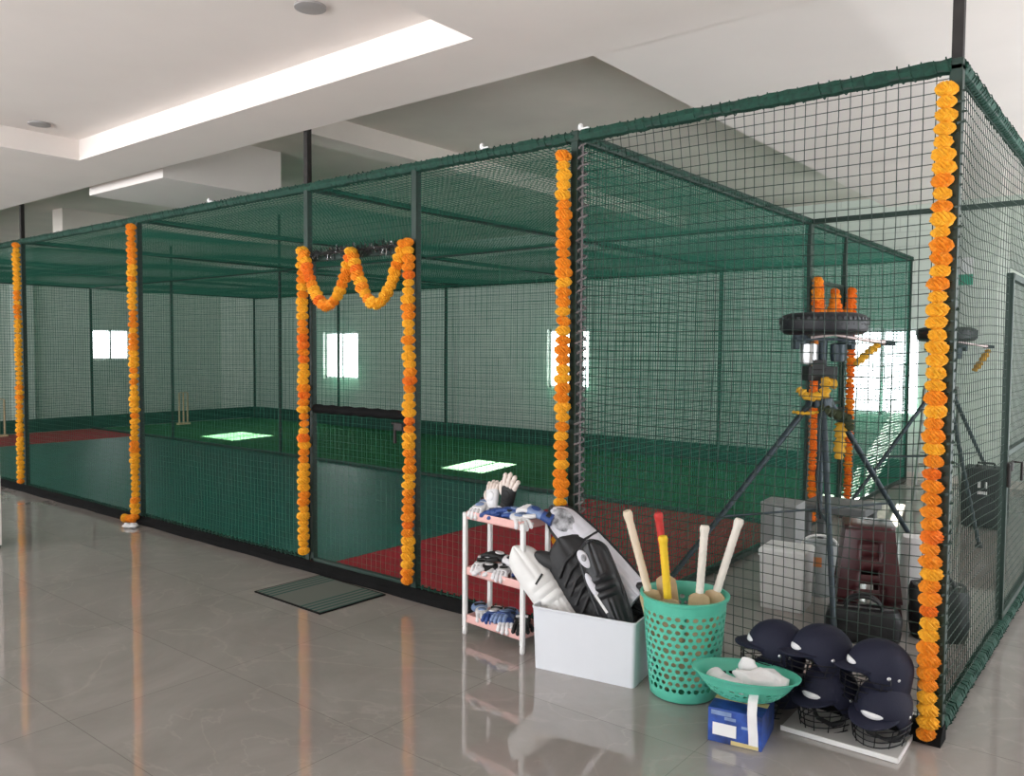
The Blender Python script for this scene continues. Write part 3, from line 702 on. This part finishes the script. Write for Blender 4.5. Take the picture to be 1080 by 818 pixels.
bat('bat with an upright off white grip right of the yellow one', bpos(.05, .0), (.95, -.205, .865), (.5, -.9, 0), M['cream2'], .345)
bat('bat with an off white grip leaning out to the right of the basket', bpos(.0, .045), (1.09, -.10, .90), (.3, -.9, .2), M['cream2'], .39)

# ------------------------------------------------------------------ carton, bowl
bx = thing('carton', 'small blue printed carton with white label under the green bowl', 'box', (1.292, -.512, 0), .17)
MB().box((0, 0, .077), (.238, .262, .154)).build('body', M['boxblue'], bx, bevel=.002)
MB().box((-.045, -.1315, .062), (.105, .002, .055)).build('white_label', M['paper'], bx)
MB().box((.045, -.1315, .012), (.12, .002, .018)).build('tan_label', M['kraft'], bx)
q = MB(); 
for (a, b, c, d) in ((-.06, .135, .09, .02), (-.02, .115, .05, .014), (.06, .09, .06, .012)): q.box((a, -.1315, b), (c, .0016, d))
q.build('print_marks', M['lblue'], bx)
q = MB().box((0, .0, .1545), (.238, .045, .0012)); q.build('tape', M['kraft'], bx)
bw = thing('green_bowl', 'wide mint green plastic colander bowl tilted on the blue carton', 'bowl', mtx=Matrix.Translation((1.302, -.510, .172)) @ Matrix.Rotation(D(-7), 4, Vector((.78, .62, 0))) @ Matrix.Rotation(D(4), 4, Vector((-.62, .78, 0))))
def wf(u, v):
    r = .10 + .128 * v ** .8; z = .006 + .104 * v ** 1.4; return Vector((r * math.cos(2 * PI * u), r * math.sin(2 * PI * u), z))
q = MB(); perforated(q, lambda u, v: wf(u, .12 + .6 * v), 30, 4, lambda i, j: .72 if (i + j) % 4 else 0.); q.build('perforated_wall', M['mint'], bw, solid=.003)
q = MB(); q.lathe([(.002, 0), (.085, 0)] + [(wf(0, .12 * k / 4).x, wf(0, .12 * k / 4).z) for k in range(5)] + [(wf(0, .1).x - .004, wf(0, .1).z), (.085, .004), (.002, .004)], 48); q.build('base', M['mint'], bw, smooth=True)
q = MB(); q.lathe([(wf(0, v).x, wf(0, v).z) for v in (.72, .8, .9, 1)] + [(.240, .111), (.243, .118), (.236, .119), (.224, .113)] + [(wf(0, v).x - .004, wf(0, v).z) for v in (.9, .8, .72)], 48, cap=False); q.build('rim', M['mint'], bw, smooth=True)
# cloth things in the bowl
def cloth(label, c, sx, sy, sz, rot, m, seed, name='white_cloth', cat='cloth'):
    mb = MB().ball((0, 0, 0), (sx, sy, sz), 36, 20)
    for p in mb.v:
        n1 = noise.noise_vector(p * 9 + Vector((seed, 0, 0))) * .026; n2 = noise.noise_vector(p * 22 + Vector((seed, 3, 0))) * .020
        p += n1 + n2
    t = mb.build(name, m, mtx=Matrix.Translation(c) @ rot, smooth=True); return tag(t, label, cat)
cloth('folded white cloth heaped in the right half of the green bowl', (1.365, -.465, .258), .125, .075, .035, Matrix.Rotation(.45, 4, 'Z') @ Matrix.Rotation(.12, 4, 'Y'), M['white'], 1.5)
cloth('small white cloth bundle sticking up at the back of the green bowl', (1.275, -.405, .285), .04, .035, .035, Matrix.Rotation(.3, 4, 'X'), M['white'], 4.2)
gl = glove('white inner glove with a black cuff edge lying in the green bowl', Matrix.Translation((1.255, -.545, .235)) @ Matrix.Rotation(1.25, 4, 'Z') @ Matrix.Rotation(D(92), 4, 'X'), M['gwhite'], M['gwhite'], M['gwhite'], .2)
del gl['group']
st = MB(); pr_ = [(1.385, -.60, .262), (1.412, -.675, .262), (1.420, -.705, .245), (1.421, -.712, .20), (1.422, -.708, .15), (1.424, -.702, .10), (1.424, -.698, .055)]
secs = []
for p in pr_:
    p = Vector(p); a = Vector((.98, .17, 0)) * .02; secs.append([p - a, p + a, p + a + Vector((0, .002, 0.002)), p - a + Vector((0, .002, 0.002))])
st.loft(secs); tag(st.build('white_strap', M['white'], smooth=True), 'white strap hanging from the green bowl over the carton', 'strap')

# ------------------------------------------------------------------ board and helmets
bd = thing('white_board', 'white laminate board lying on the floor under the helmets', 'board', (1.665, -.188, 0), .02)
MB().box((0, 0, .012), (.50, .33, .016)).build('panel', M['board'], bd, bevel=.002)
q = MB(); q.box((0, -.166, .013), (.504, .005, .022)); q.box((.2515, 0, .013), (.005, .33, .022)); q.build('edge_band', M['whitep'], bd)
for sx in (-1, 1): MB().box((sx * .2, 0, .002), (.03, .3, .004)).build('batten', M['kraft'], bd)

def helmet(label, loc, yaw, pitch=0., roll=0., group='navy batting helmets'):
    mt = Matrix.Translation(loc) @ Matrix.Rotation(yaw, 4, 'Z') @ Matrix.Rotation(pitch, 4, 'X') @ Matrix.Rotation(roll, 4, 'Y')
    t = thing('batting_helmet', label, 'helmet', mtx=mt, group=group)
    A, B, Cc = .112, .138, .125     # half width, half length, dome height; front is -Y
    def dome(a, e): return Vector((A * math.cos(e) * math.sin(a), -B * math.cos(e) * math.cos(a), Cc * math.sin(e)))
    nu = 44; secs = []
    for j in range(11):
        e = PI / 2 * (1 - (j + .03) / 10.03); secs.append([dome(2 * PI * k / nu, e) for k in range(nu)])
    for s in (.4, .7, 1.0):
        ring = []
        for k in range(nu):
            a = 2 * PI * k / nu; c = math.cos(a); drop_ = .012 + .085 * clamp((.55 - c) / .5, 0, 1)
            p = dome(a, 0) * (1 - .05 * s); p.z = -drop_ * s; ring.append(p)
        secs.append(ring)
    q = MB().loft(secs, False); q.add([secs[0][k] for k in range(nu)], [tuple(range(nu))]); q.build('shell', M['navyc'], t, smooth=True, solid=.007)
    # peak
    g = []
    for i in range(6):
        row = []
        for k in range(15):
            a = (-1 + 2 * k / 14) * 1.15; base = dome(a, 0) * 1.0; ext = .062 * (1 - (a / 1.25) ** 2) * i / 5
            d = Vector((math.sin(a) * .5, -1, 0)).normalized(); p = base + d * ext; p.z = .004 - .25 * ext; row.append(p)
        g.append(row)
    q = MB(); vs = [p for r in g for p in r]; q.add(vs, [(i * 15 + k, i * 15 + k + 1, (i + 1) * 15 + k + 1, (i + 1) * 15 + k) for i in range(5) for k in range(14)])
    q.build('peak', M['navyc'], t, smooth=True, solid=.006)
    # logo strip on the brow
    q = MB(); vs = []
    for k in range(9):
        a = .15 + (-1 + 2 * k / 8) * .42; w = .013 * math.sqrt(max(.03, 1 - (2 * k / 8 - 1) ** 2))
        for z in (.022 - w, .022 + w):
            e = math.asin(z / Cc); vs.append(dome(a, e) * 1.035)
    q.add(vs, [(2 * k, 2 * k + 2, 2 * k + 3, 2 * k + 1) for k in range(8)]); q.build('brow_badge', M['white'], t, smooth=True, solid=.003)
    # grille
    q = MB()
    def gp(a, z): k = (z + .02) / -.13; return Vector(((A + .012 - .018 * k) * math.sin(a), -(B + .030 - .012 * k) * math.cos(a) * (1 if abs(a) < 1.3 else 1), z))
    for z in (-.035, -.062, -.090, -.118, -.145): q.tube([gp((-1 + 2 * k / 20) * (1.75 - .25 * (-z / .15)), z) for k in range(21)], .0026, 6)
    for a in (-1.5, -.95, -.42, 0, .42, .95, 1.5): q.tube([gp(a * (1 - .1 * k / 6), -.035 - .11 * k / 6) for k in range(7)], .0026, 6)
    for s in (-1, 1): q.tube([gp(s * 1.7, -.035), Vector((s * A * .99, .02, -.01))], .0028, 6); q.tube([gp(s * 1.6, -.09), Vector((s * A * .98, .03, -.05))], .0028, 6)
    q.build('face_grille', M['grille'], t, smooth=True)
    for s in (-1, 1):
        MB().ball((s * (A + .002), .012, -.008), (.005, .009, .009), 12, 8).build('bolt', M['silver'], t, smooth=True)
        MB().ball((s * (A * .92), .055, -.012), (.005, .008, .008), 12, 8).build('bolt', M['silver'], t, smooth=True)
    q = MB(); q.tube([(-A * .9, .0, -.06), (-A * .75, -.02, -.115), (-.04, -.04, -.14), (.04, -.04, -.14), (A * .75, -.02, -.115), (A * .9, .0, -.06)], .013, 8, flat=.4); q.build('chin_strap', M['blackm'], t, smooth=True)
    MB().ball((0, .01, -.005), (A * .9, B * .88, .05), 20, 10).build('padding', M['blackm'], t, smooth=True)
    return t
hz = .022 + .148
helmet('navy helmet with wire grille on the board, nearest the blue carton, under another', (1.575, -.175, hz), -.45, .10)
helmet('lower navy helmet with wire grille at the board end nearest the corner garland', (1.815, -.180, hz - .004), -.25, .16, .10)
helmet('navy helmet stacked topmost over the middle of the board, white badge showing', (1.535, -.16, hz + .172), -.95, -.04, -.05)
helmet('navy helmet stacked topmost beside the tall corner garland', (1.79, -.155, hz + .158), -1.1, -.08, .0)
helmet('navy helmet on the floor half hidden behind the green bowl', (1.315, -.165, .148), -.9, .0)
helmet('navy helmet stacked topmost behind the green bowl', (1.315, -.15, .148 + .165), -1.2, -.1)

# ------------------------------------------------------------------ machine bay: bowling machines
def machine(label, base, feet, yaw, clutter):
    t = thing('bowling_machine', label, 'bowling machine', (base[0], base[1], 0)); b = Vector((base[0], base[1], 0))
    def tyre(c, R, w, name):
        q = MB(); q.lathe([(R * .55, -w * .35), (R * .8, -w * .5), (R * .95, -w * .42), (R, -w * .2), (R, w * .2), (R * .95, w * .42), (R * .8, w * .5), (R * .55, w * .35)], 40, Matrix.Translation(c), cap=True)
        q.build(name, M['tyre'], t, smooth=True)
    Rz = Matrix.Rotation(yaw, 4, 'Z')
    q = MB(); q.lathe([(.02, 1.875), (.17, 1.872), (.20, 1.862), (.25, 1.868), (.275, 1.885), (.288, 1.905), (.284, 1.925), (.292, 1.94), (.290, 1.965), (.270, 1.995), (.22, 2.012), (.16, 2.008), (.02, 2.004)], 48); q.build('wheel', M['tyre'], t, smooth=True)
    q = MB()
    for k in range(48):
        a = 2 * PI * k / 48; q.box((0, 0, 0), (.014, .02, .05), Matrix.Translation((.284 * math.cos(a), .284 * math.sin(a), 1.955)) @ Matrix.Rotation(a, 4, 'Z'))
    q.build('tread', M['tyre'], t)
    for s in (-1, 1):
        q = MB(); q.lathe([(.012, 1.80), (.05, 1.80), (.055, 1.83), (.05, 1.87), (.012, 1.87)], 20, Rz @ Matrix.Translation((s * .155, 0, 0))); q.build('hub', M['mach'], t, smooth=True)
    q = MB(); q.box((0, 0, 1.835), (.40, .12, .02), Rz); q.box((-.19, 0, 1.80), (.03, .1, .07), Rz); q.box((.19, 0, 1.80), (.03, .1, .07), Rz); q.build('bracket', M['mach'], t, bevel=.004)
    q = MB(); q.lathe([(.02, 1.66), (.055, 1.665), (.06, 1.70), (.06, 1.80), (.03, 1.81)], 24, Rz @ Matrix.Translation((-.10, -.02, 0))); q.build('motor', M['silver'], t, smooth=True)
    q = MB(); q.lathe([(.02, 1.68), (.05, 1.685), (.055, 1.72), (.055, 1.80), (.03, 1.81)], 24, Rz @ Matrix.Translation((.10, -.02, 0))); q.build('motor', M['mach'], t, smooth=True)
    q = MB(); q.box((-.02, 0, 1.60), (.20, .14, .10), Rz); q.box((-.05, -.075, 1.66), (.09, .01, .07), Rz); q.build('control_box', M['blackm'], t, bevel=.006)
    q = MB(); q.tube([(0, 0, .62), (0, 0, 1.2), (0, 0, 1.83)], [.02, .024, .03], 14); q.build('column', M['mach'], t, smooth=True)
    q = MB(); q.lathe([(.03, 1.36), (.07, 1.37), (.075, 1.42), (.05, 1.46), (.03, 1.47)], 20); q.build('leg_collar', M['mach'], t, smooth=True)
    for f in feet:
        f = Vector(f) - b; top = f.normalized() * .06; top = Vector((top.x, top.y, 1.43)); q = MB(); q.tube([top, (top + f) / 2, Vector((f.x, f.y, .015))], [.022, .019, .017], 12)
        lg = q.build('leg', M['mach'], t, smooth=True)
        MB().lathe([(.03, 0), (.034, .01), (.022, .03), (.018, .05)], 14, Matrix.Translation((f.x, f.y, 0))).build('rubber_foot', M['tyre'], lg, smooth=True)
        m_ = (top * .45 + f * .55); q = MB(); q.tube([Vector((0, 0, .66)), m_], .008, 8); q.build('brace', M['mach'], t)
    q = MB(); a = Rz @ Vector((-.12, -.1, 1.845)); c = Rz @ Vector((.02, -.14, 1.865)); d = Rz @ Vector((.34, -.06, 1.82)); e = Rz @ Vector((.40, -.04, 1.815))
    q.tube([a, c, d, e], [.010, .010, .012, .018], 10); q.build('ball_chute', M['pinkrod'], t, smooth=True)
    q = MB(); q.tube([e + Vector((-.03, 0, 0)), e + Vector((.07, .02, -.005))], [.022, .015], 10); q.build('chute_tip', M['mach'], t, smooth=True)
    q = MB(); q.tube([(.02, -.02, 1.6), (.03, -.04, 1.2), (-.01, -.05, .9), (.02, -.03, .6)], .008, 8); q.build('power_cord', M['blackm'], t, smooth=True)
    return t, b, Rz
m1, b1, rz1 = machine('tall tripod bowling machine in the bay, nearer of the two, behind the maroon stools', (.90, 1.70), [(.12, .60, 0), (1.27, .90, 0), (1.42, 2.86, 0)], .675, True)
m2, b2, rz2 = machine('farther bowling machine on a tripod, seen past the corner garland', (.93, 5.52), [(.10, 4.85, 0), (1.48, 4.30, 0), (1.30, 6.9, 0)], .675, False)
def ribbon(label, pts, r, m, group=None, flat=.5):
    q = MB(); rr = []; P = [Vector(p) for p in pts]; N = len(P)
    fine = [];
    for i in range(N - 1):
        for k in range(8): fine.append(P[i].lerp(P[i + 1], k / 8))
    fine.append(P[-1]); rr = [r * (1 + .28 * math.sin(k * 2.1) + .12 * math.sin(k * 5.3)) for k in range(len(fine))]; rr[0] *= .5; rr[-1] *= .6
    return tag(q.tube(fine, rr, 10, flat=flat).build('ribbon', m, smooth=True), label, 'ribbon', group)
def W(b, rz, x, y, z): return b + rz @ Vector((x, y, z))
gname = 'festive ribbons on the bowling machines'
ribbon('amber ribbon bow around the head of the nearer bowling machine', [W(b1, rz1, -.20, -.09, 1.50), W(b1, rz1, -.14, -.13, 1.44), W(b1, rz1, -.03, -.13, 1.46), W(b1, rz1, -.02, -.12, 1.55), W(b1, rz1, .05, -.1, 1.53)], .036, M['amber'], gname, .7)
ribbon('amber ribbon end poking left below the bow on the nearer machine', [W(b1, rz1, -.23, -.08, 1.34), W(b1, rz1, -.15, -.10, 1.33), W(b1, rz1, -.06, -.10, 1.34)], .022, M['amber'], gname)
ribbon('amber ribbon strip hanging down the column of the nearer machine', [W(b1, rz1, .10, -.08, 1.27), W(b1, rz1, .10, -.09, 1.16), W(b1, rz1, .095, -.08, 1.02)], .036, M['amber'], gname, .6)
ribbon('amber ribbon tied under the chute tip of the nearer machine', [W(b1, rz1, .36, -.05, 1.80), W(b1, rz1, .28, -.06, 1.74), W(b1, rz1, .20, -.06, 1.66)], .04, M['amber'], gname)
ribbon('olive cloth wrapped on the leg collar of the nearer machine', [W(b1, rz1, -.05, -.09, 1.37), W(b1, rz1, .05, -.1, 1.33), W(b1, rz1, .14, -.09, 1.30), W(b1, rz1, .17, -.08, 1.22)], .05, M['olive'], gname, .6)
ribbon('amber ribbon bow around the head of the farther bowling machine', [W(b2, rz2, -.22, -.09, 1.52), W(b2, rz2, -.12, -.13, 1.42), W(b2, rz2, -.0, -.13, 1.45)], .034, M['amber'], gname, .7)
ribbon('amber ribbon tied under the chute of the farther bowling machine', [W(b2, rz2, .42, -.05, 1.78), W(b2, rz2, .34, -.06, 1.66), W(b2, rz2, .27, -.06, 1.56)], .045, M['amber'], gname)

# ------------------------------------------------------------------ machine bay: boxes, stools, bags
tb = thing('thermocol_box', 'white thermocol box with lid standing before the taller grey carton', 'box', (.755, 1.50, 0), .10)
q = MB(); q.loft([rrect(.28, .26, .012, z=0), rrect(.30, .28, .012, z=.36)]); q.build('body', M['thermo'], tb, bevel=.004)
q = MB(); q.loft([rrect(.315, .295, .014, z=.36), rrect(.315, .295, .014, z=.40), rrect(.29, .27, .014, z=.415)]); q.build('lid', M['thermo'], tb, bevel=.003)
gb = thing('grey_carton', 'grey carton standing behind the white thermocol box', 'box', (.42, 2.32, 0), .08)
MB().box((0, 0, .27), (.27, .27, .54)).build('body', M['greyb'], gb, bevel=.004); MB().box((0, 0, .555), (.28, .28, .03)).build('lid', M['greyb'], gb, bevel=.004); MB().box((0, -.136, .36), (.05, .002, .36)).build('tape', M['bin'], gb)
gd = thing('grey_bench', 'dark grey plastic bench behind the bin, against the divider net', 'bench', (.62, 3.10, 0), .0)
MB().box((0, 0, .44), (.55, .5, .06)).build('top', M['greyd'], gd, bevel=.012)
for sx in (-1, 1):
    for sy in (-1, 1): q = MB(); q.loft([rrect(.05, .05, .01, z=0), rrect(.07, .07, .012, z=.41)], mtx=Matrix.Translation((sx * .21, sy * .19, 0))); q.build('leg', M['greyd'], gd)
bn_ = thing('waste_bin', 'light grey bin with a hoop handle and orange sticker', 'bin', (.84, 1.93, 0), .3)
q = MB(); q.lathe([(.092, 0), (.10, .01), (.115, .36), (.12, .375), (.108, .375), (.09, .015)], 32); q.build('body', M['bin'], bn_, smooth=True)
q = MB(); q.tube([(.118 * math.cos(a), -.02, .36 + .07 * math.sin(a)) for a in [PI * k / 16 for k in range(17)]], .009, 8); q.build('handle', M['whitep'], bn_, smooth=True)
q = MB(); vs = []
for k in range(7):
    a = -1.95 + .5 * k / 6
    for z in (.16, .23): vs.append((.1115 * math.cos(a), .1115 * math.sin(a), z + .06))
q.add(vs, [(2 * k, 2 * k + 2, 2 * k + 3, 2 * k + 1) for k in range(6)]); q.build('sticker', M['orange'], bn_, solid=.002)

def stool_proto(label, loc, rz):
    t = thing('plastic_stool', label, 'stool', loc, rz, 'maroon plastic stools in a nested stack')
    hgt = .46; q = MB(); NS, NV = 12, 16
    def sp(u, v):
        side = int(u) % 4; f = u - int(u); hw = .19 - .05 * v; x = (-1 + 2 * f) * hw; y = -hw - .012 * math.sin(f * PI)
        c = [(x, y), (-y, x), (-x, -y), (y, -x)][side]; return Vector((c[0], c[1], hgt * v))
    vs = []; idx = {}
    for i in range(4 * NS):
        for j in range(NV + 1): idx[i, j] = len(vs); vs.append(sp(i / NS, j / NV))
    fs = []
    for i in range(4 * NS):
        for j in range(NV):
            f = (i % NS + .5) / NS; v = (j + .5) / NV
            if abs(f - .5) < .26 - .12 * (v / .45) and v < .42: continue
            if i < NS and abs(f - .5) < .14 and .56 < v < .82: continue
            i2 = (i + 1) % (4 * NS); fs.append((idx[i, j], idx[i2, j], idx[i2, j + 1], idx[i, j + 1]))
    q.add(vs, fs); q.build('leg_shell', M['maroon'], t, smooth=True, solid=.005)
    q = MB(); q.loft([rrect(.292, .292, .04, z=hgt - .012), rrect(.305, .305, .045, z=hgt - .004), rrect(.30, .30, .045, z=hgt + .008), rrect(.26, .26, .04, z=hgt + .012), rrect(.08, .08, .02, z=hgt + .010)]); q.build('seat', M['maroon'], t, smooth=True)
    return t
s0 = stool_proto('lowest maroon plastic stool of the nested stack', (1.28, 1.50, 0), .35)
dup(s0, 'middle maroon plastic stool of the nested stack', loc=(1.28, 1.50, .092), rotz=.35)
dup(s0, 'topmost maroon plastic stool of the nested stack, its seat catching the light', loc=(1.28, 1.50, .184), rotz=.35)

def softbox(name, label, cat, loc, size, m, rz=0., seed=0., handles=True):
    t = thing(name, label, cat, loc, rz); q = MB(); N = 10; secs = []
    for j in range(N + 1):
        v = j / N; k = 1 - .10 * (2 * v - 1) ** 4; zz = size[2] * v
        secs.append([Vector((p.x, p.y, zz)) for p in rrect(size[0] * k, size[1] * k, min(size[:2]) * .28, 8)])
    q.loft(secs)
    for p in q.v:
        n_ = noise.noise_vector(p * 7 + Vector((seed, 0, 0))) * .018
        if .001 < p.z: p += n_; p.z = max(p.z, .003)
    q.build('body', m, t, smooth=True)
    if handles:
        for sy in (-1, 1): q = MB(); q.tube([(size[0] * .25 * math.cos(a), sy * size[1] * .2, size[2] - .01 + .08 * math.sin(a)) for a in [PI * k / 12 for k in range(13)]], .010, 8); q.build('handle', m, t, smooth=True)
        q = MB(); q.box((0, 0, size[2] * .985), (size[0] * .8, .012, .008)); q.build('zip', M['silver'], t)
    return t
softbox('kit_bag', 'black kit bag on the floor between the maroon stools and corner garland', 'bag', (1.70, 1.50, 0), (.32, .28, .32), M['bag'], .35, 1.)
softbox('kit_bag', 'low black bag lying in front of the maroon stool stack', 'bag', (1.36, 1.14, 0), (.42, .16, .20), M['bag'], .35, 5., True)
softbox('white_sack', 'white sack standing behind the black kit bag by the stools', 'sack', (1.50, 2.02, 0), (.28, .22, .50), M['white'], .3, 3., False)
sp = thing('speaker_box', 'black speaker box on the floor behind the far tripod legs', 'speaker', (1.36, 5.35, 0), .0)
MB().box((0, 0, .31), (.38, .34, .58)).build('cabinet', M['blackm'], sp, bevel=.012)
q = MB(); q.lathe([(.02, .0), (.10, .01), (.13, .025), (.13, .03), (.02, .03)], 28, Matrix.Translation((0, -.165, .22)) @ Matrix.Rotation(PI / 2, 4, 'X')); q.build('cone', M['tyre'], sp, smooth=True)
q = MB(); q.box((-.03, -.173, .44), (.02, .006, .06)); q.box((.03, -.173, .44), (.02, .006, .06)); q.box((0, -.173, .36), (.09, .006, .03)); q.build('white_marks', M['whitep'], sp)
q = MB(); q.tube([(-.08, 0, .60), (-.07, 0, .64), (.07, 0, .64), (.08, 0, .60)], .012, 8); q.build('handle', M['blackm'], sp, smooth=True)
for sx in (-1, 1): MB().box((sx * .14, 0, .01), (.05, .26, .02)).build('foot', M['tyre'], sp)
ld = thing('step_ladder', 'aluminium step ladder standing open behind the farther bowling machine', 'ladder', (.62, 6.9, 0), .2)
def rail(a, b, w=.035): 
    q = MB(); q.tube([a, b], w / 2, 4); return q
for sx in (-1, 1):
    rail((sx * .25, -.38, 0), (sx * .17, -.02, 1.32)).build('front_rail', M['ladder'], ld); rail((sx * .25, .38, 0), (sx * .18, .02, 1.30), .028).build('rear_rail', M['ladder'], ld)
for k in range(5):
    f = (k + .7) / 5.4; MB().box((0, -.38 + .36 * f, 1.32 * f), (.5 - .16 * f, .07, .02)).build('tread', M['ladder'], ld, bevel=.003)
MB().box((0, 0, 1.33), (.38, .12, .03)).build('top_cap', M['ladder'], ld, bevel=.006)
MB().tube([(-.21, .24, .5), (.21, .24, .5)], .01, 8).build('rear_brace', M['ladder'], ld)
sg = thing('wall_sign', 'small white and green sign high on the back wall of the bay', 'sign', (.62, YB - .006, 2.82))
MB().box((0, 0, .07), (.17, .01, .22)).build('white_panel', M['signw'], sg); MB().box((0, 0, -.11), (.17, .012, .14)).build('green_panel', M['signg'], sg)

# ------------------------------------------------------------------ stumps, cabinet
def stumps(label, x, y, rz, group):
    t = thing('wicket', label, 'wicket', (x, y, .012), rz, group)
    MB().box((0, 0, .02), (.30, .09, .04)).build('base', M['wood'], t, bevel=.006)
    for s in (-1, 0, 1): q = MB(); q.lathe([(.019, .03), (.019, .68), (.017, .71), (.006, .715)], 12, Matrix.Translation((s * .1, 0, 0))); q.build('stump', M['wood'], t, smooth=True)
    for s in (-1, 1): q = MB(); q.tube([(s * .05 - .055, 0, .72), (s * .05 - .02, 0, .722), (s * .05 + .02, 0, .722), (s * .05 + .055, 0, .72)], [.005, .009, .009, .005], 8); q.build('bail', M['wood'], t, smooth=True)
stumps('wooden wicket stumps on the far green lane before the end net', -14.6, 5.75, PI / 2, 'wicket stumps')
stumps('wooden wicket stumps at the left edge of the frame on the near lane', -14.75, 2.05, PI / 2, 'wicket stumps')
cb = thing('white_cabinet', 'white cabinet with a dark seam standing at the left edge of the frame', 'cabinet', (-5.36, -1.56, 0))
MB().box((0, 0, .43), (.56, .5, .80)).build('body', M['cab'], cb, bevel=.004); MB().box((0, 0, .99), (.56, .5, .30)).build('drawer', M['cab'], cb, bevel=.004)
MB().box((0, 0, .835), (.555, .495, .012)).build('seam', M['blackm'], cb); MB().box((0, 0, .015), (.54, .48, .03)).build('plinth', M['blackm'], cb)

# ------------------------------------------------------------------ light
w = bpy.data.worlds.new('World'); scene.world = w; w.use_nodes = True
bg = w.node_tree.nodes['Background']; bg.inputs['Color'].default_value = (.93, .96, 1.0, 1); bg.inputs['Strength'].default_value = 9
# daylight: added glow from below the horizon, brighter than the sky, lifts the ceilings
wn = w.node_tree; tg = wn.nodes.new('ShaderNodeTexCoord'); sx = wn.nodes.new('ShaderNodeSeparateXYZ'); rp = wn.nodes.new('ShaderNodeMapRange')
rp.inputs['From Min'].default_value = -.15; rp.inputs['From Max'].default_value = .15; rp.inputs['To Min'].default_value = 14; rp.inputs['To Max'].default_value = 7
wn.links.new(tg.outputs['Generated'], sx.inputs[0]); wn.links.new(sx.outputs['Z'], rp.inputs['Value']); wn.links.new(rp.outputs['Result'], bg.inputs['Strength'])
sl = bpy.data.lights.new('sun', 'SUN'); sl.energy = 170; sl.angle = .01; sl.color = (1, .95, .86)
so = bpy.data.objects.new('sun', sl); col.objects.link(so); so.location = (-8, 14, 8)
so.rotation_euler = Vector((.55, -3.07, -1.27)).to_track_quat('-Z', 'Y').to_euler()
def portal(loc, rot, sx, sy):
    l = bpy.data.lights.new('portal', 'AREA'); l.shape = 'RECTANGLE'; l.size = sx; l.size_y = sy; l.cycles.is_portal = True
    o = bpy.data.objects.new('portal', l); col.objects.link(o); o.location = loc; o.rotation_euler = rot
for x in (-16.2, -12.2, -8.2, -4.2, -.2): portal((x + 1.6, YF - .05, 1.675), (PI / 2, 0, 0), 3.2, 2.85)
for a, b, c, d in back_holes: portal(((a + b) / 2, YB + .25, (c + d) / 2), (-PI / 2, 0, 0), b - a, d - c)
for a, b in ((.3, 2.7), (4.4, 7.2)): portal((XR + .05, (a + b) / 2, 1.575), (PI / 2, 0, PI / 2), b - a, 2.65)

# ------------------------------------------------------------------ camera
cam = bpy.data.cameras.new('camera'); co = bpy.data.objects.new('camera', cam); col.objects.link(co)
R_ = Vector((.7803, .6254, .0064)); fw = Vector((-.6246, .7796, -.0468)).normalized()
R_ = (R_ - fw * R_.dot(fw)).normalized(); U_ = R_.cross(fw)
co.matrix_world = Matrix(((R_.x, U_.x, -fw.x, CAM.x), (R_.y, U_.y, -fw.y, CAM.y), (R_.z, U_.z, -fw.z, CAM.z), (0, 0, 0, 1)))
cam.sensor_fit = 'HORIZONTAL'; cam.sensor_width = 36; cam.lens = 864.87 / 1080 * 36; cam.clip_start = .02; cam.clip_end = 200
scene.camera = co
scene.view_settings.view_transform = 'Standard'; scene.view_settings.look = 'None'
scene.view_settings.exposure = -.28; scene.view_settings.gamma = 1; scene.view_settings.use_curve_mapping = False
scene.cycles.use_denoising = True
scene.cycles.max_bounces = 10; scene.cycles.diffuse_bounces = 5; scene.cycles.sample_clamp_indirect = 6
